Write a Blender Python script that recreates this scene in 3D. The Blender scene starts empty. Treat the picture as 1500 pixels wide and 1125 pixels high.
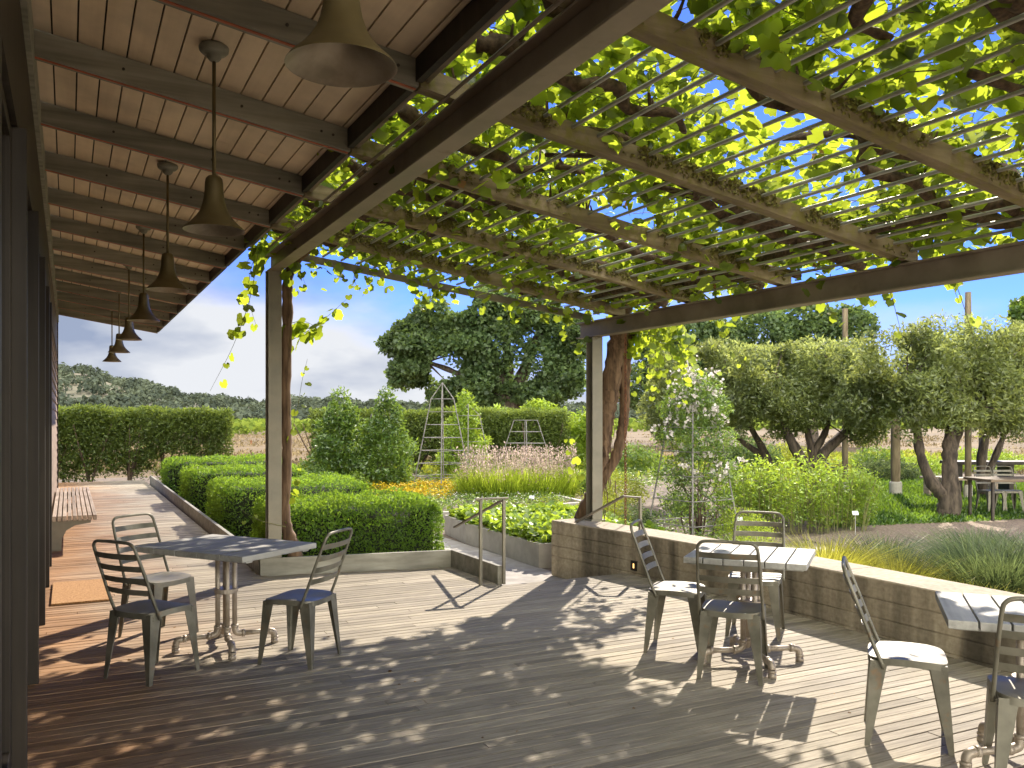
import bpy, math, random
import numpy as np
from mathutils import Vector, Matrix
random.seed(7)
rng = np.random.default_rng(7)
scene = bpy.context.scene
col = scene.collection
R = math.radians

# ------------------------------------------------------------------ camera
F = 1270.0; HOR = 612.0; H = 1.70; YAW = math.atan(650 / F)
cs, sn = math.cos(YAW), math.sin(YAW)
cam_d = bpy.data.cameras.new("camera"); cam = bpy.data.objects.new("camera", cam_d); col.objects.link(cam)
cam.location = (0, 0, H); cam.rotation_euler = (R(90), 0, -YAW)
cam_d.sensor_width = 36; cam_d.lens = F / 1500 * 36; cam_d.shift_y = (HOR - 562.5) / 1500
cam_d.clip_start = 0.05; cam_d.clip_end = 20000
scene.camera = cam

# ------------------------------------------------------------------ sun, sky, exposure
SUN_AZ, SUN_EL = R(46), R(36)
sd = Vector((math.sin(SUN_AZ) * math.cos(SUN_EL), math.cos(SUN_AZ) * math.cos(SUN_EL), math.sin(SUN_EL)))
sl = bpy.data.lights.new("sun", 'SUN'); sl.energy = 4.2; sl.angle = R(0.53); sl.color = (1.0, 0.90, 0.76)
so = bpy.data.objects.new("sun", sl); col.objects.link(so)
so.rotation_euler = (-sd).to_track_quat('-Z', 'Y').to_euler(); so.location = (20, 20, 30)
world = bpy.data.worlds.new("World"); scene.world = world; world.use_nodes = True
def make_world():
    nt = world.node_tree; nt.nodes.clear(); N = nt.nodes.new; L = nt.links.new
    out = N('ShaderNodeOutputWorld'); bg = N('ShaderNodeBackground'); bg.inputs['Strength'].default_value = 0.10
    sky = N('ShaderNodeTexSky'); sky.sky_type = 'NISHITA'; sky.sun_disc = False
    sky.sun_elevation = SUN_EL; sky.sun_rotation = SUN_AZ; sky.air_density = 1.0; sky.dust_density = 0.1; sky.ozone_density = 3.0; sky.altitude = 800
    tc = N('ShaderNodeTexCoord'); mp = N('ShaderNodeMapping'); mp.inputs['Scale'].default_value = (1, 1, 2.6)
    mp.inputs['Location'].default_value = (0.35, 0.1, 0.0)
    L(tc.outputs['Generated'], mp.inputs['Vector'])
    n1 = N('ShaderNodeTexNoise'); n1.inputs['Scale'].default_value = 2.1; n1.inputs['Detail'].default_value = 7; n1.inputs['Roughness'].default_value = 0.55
    L(mp.outputs['Vector'], n1.inputs['Vector'])
    n2 = N('ShaderNodeTexNoise'); n2.inputs['Scale'].default_value = 4.5; n2.inputs['Detail'].default_value = 5
    L(mp.outputs['Vector'], n2.inputs['Vector'])
    sep = N('ShaderNodeSeparateXYZ'); L(tc.outputs['Generated'], sep.inputs['Vector'])
    # more cloud low down and towards the west (-X), open blue high up in the east
    low = N('ShaderNodeMapRange'); low.inputs['From Min'].default_value = 0.05; low.inputs['From Max'].default_value = 0.34
    low.inputs['To Min'].default_value = 0.34; low.inputs['To Max'].default_value = -0.24; L(sep.outputs['Z'], low.inputs['Value'])
    wst = N('ShaderNodeMapRange'); wst.inputs['From Min'].default_value = -0.2; wst.inputs['From Max'].default_value = 0.75
    wst.inputs['To Min'].default_value = 0.12; wst.inputs['To Max'].default_value = -0.14; L(sep.outputs['X'], wst.inputs['Value'])
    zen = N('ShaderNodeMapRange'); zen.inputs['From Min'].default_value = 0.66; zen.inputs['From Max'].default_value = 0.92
    zen.inputs['To Min'].default_value = 0.0; zen.inputs['To Max'].default_value = 0.38; L(sep.outputs['Z'], zen.inputs['Value'])  # extra cloud overhead, out of view, added as neutral fill for the shade
    a1 = N('ShaderNodeMath'); a1.operation = 'ADD'; L(n1.outputs['Fac'], a1.inputs[0]); L(low.outputs['Result'], a1.inputs[1])
    a2 = N('ShaderNodeMath'); a2.operation = 'ADD'; L(a1.outputs[0], a2.inputs[0]); L(wst.outputs['Result'], a2.inputs[1])
    cov = N('ShaderNodeMapRange'); cov.interpolation_type = 'SMOOTHSTEP'
    cov.inputs['From Min'].default_value = 0.50; cov.inputs['From Max'].default_value = 0.80; L(a2.outputs[0], cov.inputs['Value'])
    cr = N('ShaderNodeValToRGB'); L(n2.outputs['Fac'], cr.inputs['Fac'])
    cr.color_ramp.elements[0].position = 0.38; cr.color_ramp.elements[0].color = (1.55, 1.85, 2.55, 1)
    cr.color_ramp.elements[1].position = 0.58; cr.color_ramp.elements[1].color = (3.7, 3.8, 4.0, 1)
    # unseen clouds behind the camera, boosted far past visible ones as added fill light
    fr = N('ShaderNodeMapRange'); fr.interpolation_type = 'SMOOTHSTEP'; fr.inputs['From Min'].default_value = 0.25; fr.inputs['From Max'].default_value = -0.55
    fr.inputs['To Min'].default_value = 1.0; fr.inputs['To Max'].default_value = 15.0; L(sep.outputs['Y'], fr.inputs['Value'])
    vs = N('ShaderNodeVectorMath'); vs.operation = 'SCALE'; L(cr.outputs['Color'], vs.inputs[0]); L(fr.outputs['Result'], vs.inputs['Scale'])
    ca = N('ShaderNodeMapRange'); ca.inputs['From Min'].default_value = 0.1; ca.inputs['From Max'].default_value = -0.5; ca.inputs['To Min'].default_value = 0.0; ca.inputs['To Max'].default_value = 0.22  # thickens the added fill clouds behind the camera
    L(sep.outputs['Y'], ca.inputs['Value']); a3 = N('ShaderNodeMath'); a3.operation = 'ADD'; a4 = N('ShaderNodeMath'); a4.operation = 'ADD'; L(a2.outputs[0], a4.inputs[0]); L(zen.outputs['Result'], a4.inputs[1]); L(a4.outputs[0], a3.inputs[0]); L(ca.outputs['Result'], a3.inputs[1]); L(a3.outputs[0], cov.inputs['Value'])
    mix = N('ShaderNodeMix'); mix.data_type = 'RGBA'
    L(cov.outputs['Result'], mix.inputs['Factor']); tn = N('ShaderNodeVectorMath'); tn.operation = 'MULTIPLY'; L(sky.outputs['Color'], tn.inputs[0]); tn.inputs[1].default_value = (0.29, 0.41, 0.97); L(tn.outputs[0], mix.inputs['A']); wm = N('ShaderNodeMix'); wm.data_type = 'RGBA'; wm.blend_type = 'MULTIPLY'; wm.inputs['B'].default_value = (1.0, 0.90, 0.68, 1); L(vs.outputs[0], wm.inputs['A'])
    wf = N('ShaderNodeMapRange'); wf.inputs['From Min'].default_value = 0.2; wf.inputs['From Max'].default_value = -0.4; L(sep.outputs['Y'], wf.inputs['Value']); L(wf.outputs['Result'], wm.inputs['Factor']); L(wm.outputs['Result'], mix.inputs['B'])  # warm tint on the fill clouds behind the camera
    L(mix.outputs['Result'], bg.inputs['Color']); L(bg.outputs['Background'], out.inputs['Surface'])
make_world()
scene.view_settings.view_transform = 'Standard'; scene.view_settings.look = 'None'
scene.view_settings.exposure = 1.2; scene.view_settings.gamma = 1.0
cy = scene.cycles
cy.use_denoising = True; cy.max_bounces = 7; cy.diffuse_bounces = 4; cy.glossy_bounces = 3; cy.transmission_bounces = 5
cy.sample_clamp_indirect = 6.0

# ------------------------------------------------------------------ helpers
def at(x, y, z=0.0):
    """point at height z seen at photo pixel (x, y)"""
    d = F * (H - z) / (y - HOR); r = (x - 750) / F * d
    return Vector((r * cs + d * sn, -r * sn + d * cs, z))
def rd(r, d, z=0.0):
    return Vector((r * cs + d * sn, -r * sn + d * cs, z))
def heading(r, d):
    """z rotation that turns local +Y to camera-space direction (r, d)"""
    v = rd(r, d); return math.atan2(-v.x, v.y)

def tag(o, label=None, cat=None, group=None, kind=None):
    if label: o['label'] = label
    if cat: o['category'] = cat
    if group: o['group'] = group
    if kind: o['kind'] = kind
    return o
def empty(name, loc=(0, 0, 0), rz=0.0, label=None, cat=None, group=None):
    o = bpy.data.objects.new(name, None); col.objects.link(o); o.empty_display_size = 0.1
    o.location = loc; o.rotation_euler = (0, 0, rz); return tag(o, label, cat, group)
def copy_tree(o, parent=None):
    c = o.copy(); col.objects.link(c)
    if parent: c.parent = parent
    for ch in list(o.children): copy_tree(ch, c)
    return c

class MB:
    def __init__(s): s.v = []; s.f = []; s.m = []; s.t = []; s.n = 0
    def add(s, v, f, m=0, t=0.5):
        v = np.asarray(v, float).reshape(-1, 3); b = s.n
        s.v.append(v); s.n += len(v)
        s.f += [tuple(int(i) + b for i in q) for q in f]; s.m += [m] * len(f)
        s.t.append(np.full(len(v), t)); return s
    def box(s, lo, hi, m=0, t=0.5, M=None):
        x0, y0, z0 = lo; x1, y1, z1 = hi
        v = [(x0,y0,z0),(x1,y0,z0),(x1,y1,z0),(x0,y1,z0),(x0,y0,z1),(x1,y0,z1),(x1,y1,z1),(x0,y1,z1)]
        if M is not None: v = [tuple(M @ Vector(p)) for p in v]
        return s.add(v, [(0,3,2,1),(4,5,6,7),(0,1,5,4),(1,2,6,5),(2,3,7,6),(3,0,4,7)], m, t)
    def bar(s, a, b, w, h, m=0, t=0.5, up=(0, 0, 1)):
        a, b = Vector(a), Vector(b); d = (b - a); L = d.length; d.normalize()
        u = Vector(up); x = d.cross(u); x.normalize(); u = x.cross(d)
        M = Matrix((x, d, u)).transposed().to_4x4(); M.translation = a
        return s.box((-w/2, 0, -h/2), (w/2, L, h/2), m, t, M)
    def tube(s, pts, rad, seg=8, m=0, t=0.5, cap=True, flat=1.0):
        P = np.array([tuple(p) for p in pts], float); n = len(P)
        rad = np.full(n, rad) if np.isscalar(rad) else np.asarray(rad, float)
        T = np.gradient(P, axis=0); T /= np.linalg.norm(T, axis=1)[:, None] + 1e-12
        ref = np.array([0, 0, 1.0]) if abs(T[0][2]) < 0.9 else np.array([1.0, 0, 0])
        N = np.cross(T[0], ref); N /= np.linalg.norm(N); V = []
        ang = np.arange(seg) / seg * 2 * math.pi
        for i in range(n):
            N = N - T[i] * np.dot(N, T[i]); N /= np.linalg.norm(N) + 1e-12
            B = np.cross(T[i], N)
            V.append(P[i] + rad[i] * (np.cos(ang)[:, None] * N + flat * np.sin(ang)[:, None] * B))
        Fc = []
        for i in range(n - 1):
            for k in range(seg):
                k2 = (k + 1) % seg
                Fc.append((i*seg+k, i*seg+k2, (i+1)*seg+k2, (i+1)*seg+k))
        if cap: Fc += [tuple(range(seg-1, -1, -1)), tuple(range((n-1)*seg, n*seg))]
        return s.add(np.concatenate(V), Fc, m, t)
    def lathe(s, prof, seg=24, m=0, t=0.5, c=(0, 0, 0)):
        V = []; Fc = []
        for r, z in prof:
            for k in range(seg):
                a = 2*math.pi*k/seg; V.append((c[0]+r*math.cos(a), c[1]+r*math.sin(a), c[2]+z))
        for i in range(len(prof)-1):
            for k in range(seg):
                k2 = (k+1) % seg; Fc.append((i*seg+k, i*seg+k2, (i+1)*seg+k2, (i+1)*seg+k))
        return s.add(V, Fc, m, t)
    def build(s, name, mats, parent=None, smooth=False, bevel=0, label=None, cat=None, group=None, kind=None):
        me = bpy.data.meshes.new(name)
        V = np.concatenate(s.v) if s.v else np.zeros((0, 3))
        me.from_pydata(V.tolist(), [], s.f)
        mats = mats if isinstance(mats, (list, tuple)) else [mats]
        for m in mats: me.materials.append(m)
        me.polygons.foreach_set('material_index', s.m)
        a = me.attributes.new('tint', 'FLOAT', 'POINT'); a.data.foreach_set('value', np.concatenate(s.t).astype(np.float32))
        if smooth: me.polygons.foreach_set('use_smooth', [True]*len(me.polygons))
        me.update()
        o = bpy.data.objects.new(name, me); col.objects.link(o)
        if parent: o.parent = parent
        if bevel:
            b = o.modifiers.new('bevel', 'BEVEL'); b.width = bevel; b.segments = 2; b.limit_method = 'ANGLE'; b.angle_limit = R(50)
        return tag(o, label, cat, group, kind)

def raw_mesh(name, V, tris, mats, parent=None, tint=None, midx=None, smooth=False, **kw):
    """fast numpy mesh; tris is (n,3) or (n,4)"""
    me = bpy.data.meshes.new(name); k = tris.shape[1]
    me.vertices.add(len(V)); me.vertices.foreach_set('co', np.ascontiguousarray(V, np.float32).ravel())
    me.loops.add(tris.size); me.loops.foreach_set('vertex_index', np.ascontiguousarray(tris, np.int32).ravel())
    me.polygons.add(len(tris)); me.polygons.foreach_set('loop_start', np.arange(0, tris.size, k, dtype=np.int32))
    mats = mats if isinstance(mats, (list, tuple)) else [mats]
    for m in mats: me.materials.append(m)
    if midx is not None: me.polygons.foreach_set('material_index', np.ascontiguousarray(midx, np.int32))
    if tint is not None:
        a = me.attributes.new('tint', 'FLOAT', 'POINT'); a.data.foreach_set('value', np.ascontiguousarray(tint, np.float32))
    if smooth: me.polygons.foreach_set('use_smooth', np.ones(len(tris), bool))
    me.update(calc_edges=True); me.validate()
    o = bpy.data.objects.new(name, me); col.objects.link(o)
    if parent: o.parent = parent
    return tag(o, **kw)

def catmull(P, n=8):
    P = [np.array(tuple(p), float) for p in P]; P = [2*P[0]-P[1]] + P + [2*P[-1]-P[-2]]; out = []
    for i in range(1, len(P)-2):
        p0, p1, p2, p3 = P[i-1:i+3]
        for k in range(n):
            t = k/n; out.append(0.5*(2*p1 + (p2-p0)*t + (2*p0-5*p1+4*p2-p3)*t*t + (3*p1-p0-3*p2+p3)*t**3))
    out.append(P[-2]); return np.array(out)

_G = np.random.default_rng(99).random((64, 64, 64))
def vnoise(P, sc):
    Q = np.asarray(P, float) * sc + 1000.37; I = np.floor(Q).astype(int); f = Q - I; f = f*f*(3-2*f); I %= 64; J = (I+1) % 64
    g = lambda a, b, c: _G[a, b, c]
    x0, y0, z0 = I.T; x1, y1, z1 = J.T; fx, fy, fz = f.T
    a = g(x0,y0,z0)*(1-fx)+g(x1,y0,z0)*fx; b = g(x0,y1,z0)*(1-fx)+g(x1,y1,z0)*fx
    c = g(x0,y0,z1)*(1-fx)+g(x1,y0,z1)*fx; d = g(x0,y1,z1)*(1-fx)+g(x1,y1,z1)*fx
    return (a*(1-fy)+b*fy)*(1-fz) + (c*(1-fy)+d*fy)*fz

# leaf templates: (verts, tris) in the xy plane, stem at origin, tip along +y
def leaf_diamond(w=0.42, fold=0.12):
    return np.array([(0,0,0),(w/2,0.45,fold),(0,1,0),(-w/2,0.45,fold)], float), np.array([(0,1,2),(0,2,3)])
def leaf_lance(w=0.34):
    return leaf_diamond(w, 0.05)
def leaf_grape():
    ang = [ -90, -62, -35, -8, 18, 40, 62, 90, 118, 140, 162, 188, 215, 242]
    rad = [0.10, 0.42, 0.47, 0.50, 0.44, 0.52, 0.47, 0.60, 0.47, 0.52, 0.44, 0.50, 0.47, 0.42]
    v = [(0, 0.42, 0.0)]
    for a, r in zip(ang, rad):
        x, y = r*math.cos(R(a)), 0.42 + r*math.sin(R(a)); v.append((x, y, -0.10*abs(x) - 0.22*(y-0.42)**2 + 0.03*math.sin(a*0.2)))
    n = len(ang); t = [(0, 1+i, 1+(i+1) % n) for i in range(n)]
    return np.array(v), np.array(t)
def leaf_round():
    v = [(0, .5, .0)]; n = 7
    for i in range(n):
        a = R(-90+360*i/n); v.append((.46*math.cos(a), .5+.5*math.sin(a), .1*abs(math.cos(a))))
    return np.array(v), np.array([(0, 1+i, 1+(i+1) % n) for i in range(n)])
def bent(t, cup, fold):
    v = t[0].copy(); v[:, 2] += cup*(v[:, 0]**2 + (v[:, 1]-.42)**2) + fold*np.abs(v[:, 0]); return v, t[1]
DIAMOND, LANCE, GRAPE, ROUND = leaf_diamond(), leaf_lance(), leaf_grape(), leaf_round()

GRAPE_C = bent(GRAPE, -1.1, 0); GRAPE_F = bent(GRAPE, 0.3, 0.75)
def unit(a): return a / (np.linalg.norm(a, axis=1)[:, None] + 1e-9)
def leaves(P, size, tmpl, nrm=None, nspread=1.0, tip=None, tspread=1.0, jitter=0.35, tint=None, g=rng):
    """scatter a leaf template: returns V, tris, tint. nrm = preferred normal, tip = preferred direction of the tip"""
    P = np.asarray(P, float); n = len(P); tv, tt = tmpl
    nr = g.normal(size=(n, 3)) * nspread
    if nrm is not None: nr = nr + np.asarray(nrm, float)
    nr = unit(nr)
    tp = g.normal(size=(n, 3)) * tspread
    if tip is not None: tp = tp + np.asarray(tip, float)
    tp = unit(tp - nr * np.sum(tp*nr, axis=1)[:, None]); sx = np.cross(tp, nr)
    s = np.asarray(size) * (1 + jitter*(g.random(n)*2-1)) * np.ones(n)
    V = P[:, None, :] + s[:, None, None]*(tv[None, :, 0:1]*sx[:, None, :] + tv[None, :, 1:2]*tp[:, None, :] + tv[None, :, 2:3]*nr[:, None, :])
    k = len(tv); T = tt[None] + (np.arange(n)*k)[:, None, None]
    ti = g.random(n) if tint is None else np.clip(tint, 0, 1)
    return V.reshape(-1, 3), T.reshape(-1, 3), np.repeat(ti, k)
def join(parts):
    V = []; T = []; A = []; M = []; b = 0
    for p in parts:
        v, t, a = p[:3]; m = p[3] if len(p) > 3 else 0
        V.append(v); T.append(t + b); A.append(a); M.append(np.full(len(t), m)); b += len(v)
    return np.concatenate(V), np.concatenate(T), np.concatenate(A), np.concatenate(M)
def foliage(name, parts, mats, parent=None, **kw):
    V, T, A, M = join(parts)
    return raw_mesh(name, V, T, mats, parent, A, M, **kw)

# ------------------------------------------------------------------ materials
def newmat(name):
    m = bpy.data.materials.new(name); m.use_nodes = True; nt = m.node_tree; nt.nodes.clear()
    out = nt.nodes.new('ShaderNodeOutputMaterial'); return m, nt, out
def ramp(nt, src, stops):
    r = nt.nodes.new('ShaderNodeValToRGB'); nt.links.new(src, r.inputs['Fac']); e = r.color_ramp.elements
    while len(e) < len(stops): e.new(0.5)
    for x, (p, c) in zip(e, stops): x.position = p; x.color = (*c, 1)
    return r.outputs['Color']
def noise(nt, scale, detail=4, stretch=None, rough=0.55, coord='Object'):
    tc = nt.nodes.new('ShaderNodeTexCoord'); n = nt.nodes.new('ShaderNodeTexNoise'); src = tc.outputs[coord]
    if stretch:
        mp = nt.nodes.new('ShaderNodeMapping'); mp.inputs['Scale'].default_value = stretch
        nt.links.new(src, mp.inputs['Vector']); src = mp.outputs['Vector']
    nt.links.new(src, n.inputs['Vector']); n.inputs['Scale'].default_value = scale; n.inputs['Detail'].default_value = detail
    n.inputs['Roughness'].default_value = rough; return n.outputs['Fac']
def tint_out(nt):
    a = nt.nodes.new('ShaderNodeAttribute'); a.attribute_name = 'tint'; return a.outputs['Fac']
def mixc(nt, fac, a, b, mode='MIX'):
    m = nt.nodes.new('ShaderNodeMix'); m.data_type = 'RGBA'; m.blend_type = mode
    for s, v in (('Factor', fac), ('A', a), ('B', b)):
        if isinstance(v, (int, float)): m.inputs[s].default_value = v
        elif isinstance(v, tuple): m.inputs[s].default_value = (*v, 1)
        else: nt.links.new(v, m.inputs[s])
    return m.outputs['Result']
def mth(nt, op, a, b=None, clamp=False):
    m = nt.nodes.new('ShaderNodeMath'); m.operation = op; m.use_clamp = clamp
    for i, v in enumerate((a, b)):
        if v is None: continue
        if isinstance(v, (int, float)): m.inputs[i].default_value = v
        else: nt.links.new(v, m.inputs[i])
    return m.outputs[0]
def maprange(nt, v, a, b, c=0.0, d=1.0):
    m = nt.nodes.new('ShaderNodeMapRange'); nt.links.new(v, m.inputs['Value'])
    for s, x in (('From Min', a), ('From Max', b), ('To Min', c), ('To Max', d)): m.inputs[s].default_value = x
    return m.outputs['Result']
def sepxyz(nt, coord='Object'):
    tc = nt.nodes.new('ShaderNodeTexCoord'); s = nt.nodes.new('ShaderNodeSeparateXYZ')
    nt.links.new(tc.outputs[coord], s.inputs[0]); return s.outputs
def finish(nt, out, colr, rough=0.6, metal=0.0, bump=None, bstr=0.3, bdist=0.01, spec=0.5):
    p = nt.nodes.new('ShaderNodeBsdfPrincipled')
    if isinstance(colr, tuple): p.inputs['Base Color'].default_value = (*colr, 1)
    else: nt.links.new(colr, p.inputs['Base Color'])
    if isinstance(rough, (int, float)): p.inputs['Roughness'].default_value = rough
    else: nt.links.new(rough, p.inputs['Roughness'])
    p.inputs['Metallic'].default_value = metal; p.inputs['Specular IOR Level'].default_value = spec
    if bump is not None:
        b = nt.nodes.new('ShaderNodeBump'); b.inputs['Strength'].default_value = bstr; b.inputs['Distance'].default_value = bdist
        nt.links.new(bump, b.inputs['Height']); nt.links.new(b.outputs['Normal'], p.inputs['Normal'])
    nt.links.new(p.outputs['BSDF'], out.inputs['Surface']); return p

def mat_simple(name, c0, c1, scale=6, rough=0.7, metal=0.0, stretch=None, bstr=0.25, detail=5, lo=0.35, hi=0.65, tint=0.0, spec=0.5):
    m, nt, out = newmat(name); n = noise(nt, scale, detail, stretch)
    c = ramp(nt, n, [(lo, c0), (hi, c1)])
    if tint:
        v = maprange(nt, tint_out(nt), 0, 1, 1-tint, 1+tint); c = mixc(nt, 1.0, c, c)
        vv = nt.nodes.new('ShaderNodeVectorMath'); vv.operation = 'SCALE'; nt.links.new(c, vv.inputs[0]); nt.links.new(v, vv.inputs['Scale']); c = vv.outputs[0]
    finish(nt, out, c, rough, metal, n, bstr, 0.01, spec); return m

def mat_leaf(name, dark, light, trans=None, tfac=0.45, gloss=0.06, rough=0.4, clump=0.0, cscale=1.0):
    """leaf: colour differs leaf by leaf; part of the light goes through"""
    m, nt, out = newmat(name); t = tint_out(nt)
    mid = tuple(d*0.62+l*0.38 for d, l in zip(dark, light)); c = ramp(nt, t, [(0.0, tuple(d*0.75 for d in dark)), (0.62, mid), (1.0, light)])
    if clump:
        n = noise(nt, cscale, 2); v = maprange(nt, n, 0.3, 0.7, 1-clump, 1+clump)
        vv = nt.nodes.new('ShaderNodeVectorMath'); vv.operation = 'SCALE'; nt.links.new(c, vv.inputs[0]); nt.links.new(v, vv.inputs['Scale']); c = vv.outputs[0]
    df = nt.nodes.new('ShaderNodeBsdfDiffuse'); nt.links.new(c, df.inputs['Color'])
    tr = nt.nodes.new('ShaderNodeBsdfTranslucent')
    if trans is None: trans = tuple(min(1, x*1.5) for x in light)
    tcx = mixc(nt, mth(nt, 'POWER', t, 1.35), tuple(x*0.34 for x in trans), trans); nt.links.new(tcx, tr.inputs['Color'])
    mx = nt.nodes.new('ShaderNodeMixShader'); mx.inputs[0].default_value = tfac
    nt.links.new(df.outputs[0], mx.inputs[1]); nt.links.new(tr.outputs[0], mx.inputs[2])
    gl = nt.nodes.new('ShaderNodeBsdfGlossy'); gl.inputs['Roughness'].default_value = rough; gl.inputs['Color'].default_value = (1, 1, 1, 1)
    m2 = nt.nodes.new('ShaderNodeMixShader'); m2.inputs[0].default_value = gloss
    nt.links.new(mx.outputs[0], m2.inputs[1]); nt.links.new(gl.outputs[0], m2.inputs[2]); nt.links.new(m2.outputs[0], out.inputs['Surface'])
    return m

def mat_deck():
    m, nt, out = newmat('deck boards'); t = tint_out(nt)
    g = noise(nt, 9, 6, (0.35, 5.5, 5.5)); big = noise(nt, 0.9, 4); fine = noise(nt, 60, 4, (0.12, 3, 3))
    grey = ramp(nt, g, [(0.25, (0.22, 0.192, 0.145)), (0.55, (0.360, 0.318, 0.248)), (0.8, (0.47, 0.42, 0.335))])
    warm = ramp(nt, g, [(0.25, (0.20, 0.095, 0.040)), (0.55, (0.37, 0.195, 0.085)), (0.8, (0.46, 0.27, 0.14))])
    x = sepxyz(nt)['X']          # boards under the eave never weathered to grey
    xx = mth(nt, 'ADD', x, mth(nt, 'MULTIPLY', mth(nt, 'SUBTRACT', big, 0.5), 2.2))
    c = mixc(nt, maprange(nt, xx, 0.0, 1.25, 0.85, 0.03), grey, warm)
    v = mth(nt, 'MULTIPLY', maprange(nt, t, 0, 1, 0.72, 1.22), maprange(nt, big, 0.3, 0.7, 0.86, 1.12))
    v = mth(nt, 'MULTIPLY', v, maprange(nt, fine, 0.3, 0.7, 0.88, 1.1))
    vv = nt.nodes.new('ShaderNodeVectorMath'); vv.operation = 'SCALE'; nt.links.new(c, vv.inputs[0]); nt.links.new(v, vv.inputs['Scale'])
    finish(nt, out, vv.outputs[0], maprange(nt, big, 0.3, 0.7, 0.68, 0.85), 0, mth(nt, 'ADD', g, fine), 0.35, 0.004, 0.2); return m

def mat_concrete():
    m, nt, out = newmat('board formed concrete')
    st = noise(nt, 3.0, 5, (1, 1, 0.10)); st2 = noise(nt, 1.1, 3, (1, 1, 0.05)); sp = noise(nt, 25, 6); gr = noise(nt, 14, 4, (0.12, 0.12, 2.5))
    c = ramp(nt, sp, [(0.3, (0.30, 0.25, 0.175)), (0.7, (0.44, 0.375, 0.28))])
    k = mth(nt, 'MULTIPLY', maprange(nt, st, 0.42, 0.62, 1.12, 0.42), maprange(nt, st2, 0.48, 0.62, 1.0, 0.42))
    z = sepxyz(nt)['Z']; top = maprange(nt, z, 0.425, 0.44); k2 = mth(nt, 'MAXIMUM', k, top)   # run-off streaks only on the upright face
    k3 = mth(nt, 'MULTIPLY', k2, maprange(nt, gr, 0.3, 0.7, 0.9, 1.08))
    vv = nt.nodes.new('ShaderNodeVectorMath'); vv.operation = 'SCALE'; nt.links.new(c, vv.inputs[0]); nt.links.new(k3, vv.inputs['Scale'])
    finish(nt, out, vv.outputs[0], 0.85, 0, mth(nt, 'ADD', sp, gr), 0.35, 0.006, 0.3); return m

def mat_metal(name, c0, c1, rust=(0.22, 0.10, 0.035), ramt=0.5, metal=0.55, rough=0.45, scale=7):
    m, nt, out = newmat(name); n = noise(nt, scale, 5); n2 = noise(nt, scale*2.3, 6); oi = nt.nodes.new('ShaderNodeObjectInfo')
    for nd in [q for q in nt.nodes if q.type == 'TEX_NOISE']:
        l = nd.inputs['Vector'].links[0]; src = l.from_socket; ad = nt.nodes.new('ShaderNodeVectorMath'); ad.operation = 'ADD'; sc_ = nt.nodes.new('ShaderNodeMath'); sc_.operation = 'MULTIPLY'; sc_.inputs[1].default_value = 37.0
        nt.links.new(oi.outputs['Random'], sc_.inputs[0]); nt.links.new(src, ad.inputs[0]); nt.links.new(sc_.outputs[0], ad.inputs[1]); nt.links.new(ad.outputs[0], nd.inputs['Vector'])
    c = ramp(nt, n, [(0.35, c0), (0.65, c1)])
    f = maprange(nt, n2, 0.60, 0.78, 0, ramt); c = mixc(nt, f, c, rust)
    finish(nt, out, c, maprange(nt, n, 0.3, 0.7, rough-0.08, rough+0.15), metal, n2, 0.12, 0.003); return m

def mat_wood(name, c0, c1, c2, along='Y', scale=5, rough=0.75, tint=0.18, moss=None, spec=0.3):
    s = {'X': (0.12, 2, 2), 'Y': (2, 0.12, 2), 'Z': (2, 2, 0.12)}[along]
    m, nt, out = newmat(name); g = noise(nt, scale*2, 6, s); b = noise(nt, 2.2, 4)
    c = ramp(nt, g, [(0.28, c0), (0.52, c1), (0.78, c2)])
    v = mth(nt, 'MULTIPLY', maprange(nt, tint_out(nt), 0, 1, 1-tint, 1+tint), maprange(nt, b, 0.3, 0.7, 0.82, 1.15))
    vv = nt.nodes.new('ShaderNodeVectorMath'); vv.operation = 'SCALE'; nt.links.new(c, vv.inputs[0]); nt.links.new(v, vv.inputs['Scale']); c = vv.outputs[0]
    bm = g
    if moss:
        n = noise(nt, 16, 6); n2 = noise(nt, 3.0, 3); f = mth(nt, 'MULTIPLY', maprange(nt, n, 0.42, 0.60), maprange(nt, n2, 0.35, 0.6)); c = mixc(nt, f, c, moss)
        bm = mth(nt, 'ADD', g, f)
    finish(nt, out, c, rough, 0, bm, 0.4, 0.006, spec); return m

M = {}
M['deck'] = mat_deck(); M['concrete'] = mat_concrete()
M['chair'] = mat_metal('galvanised chair steel', (0.115, 0.108, 0.080), (0.215, 0.20, 0.155), (0.25, 0.12, 0.04), 0.6, 0.4, 0.48)
M['pipe'] = mat_metal('table pipe steel', (0.30, 0.25, 0.195), (0.42, 0.36, 0.29), (0.16, 0.085, 0.04), 0.6, 0.35, 0.45, 12)
M['steel'] = mat_metal('pergola steel', (0.21, 0.17, 0.125), (0.33, 0.275, 0.21), (0.13, 0.07, 0.035), 0.5, 0.30, 0.5, 3)
M['bar'] = mat_metal('grey bars', (0.33, 0.325, 0.30), (0.45, 0.44, 0.41), (0.22, 0.16, 0.11), 0.4, 0.35, 0.42, 5)
M['post'] = mat_metal('post steel', (0.16, 0.145, 0.108), (0.25, 0.225, 0.17), (0.20, 0.13, 0.08), 0.35, 0.2, 0.5, 3)
M['rust'] = mat_simple('rusty iron', (0.10, 0.035, 0.015), (0.26, 0.095, 0.035), 20, 0.8)
M['wood_beam'] = mat_wood('mossy pergola timber', (0.13, 0.10, 0.062), (0.26, 0.205, 0.13), (0.38, 0.31, 0.21), 'X', 4, moss=(0.20, 0.175, 0.055))
M['rafter'] = mat_wood('weathered rafter', (0.14, 0.135, 0.105), (0.235, 0.225, 0.18), (0.33, 0.315, 0.26), 'X', 4)
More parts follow.
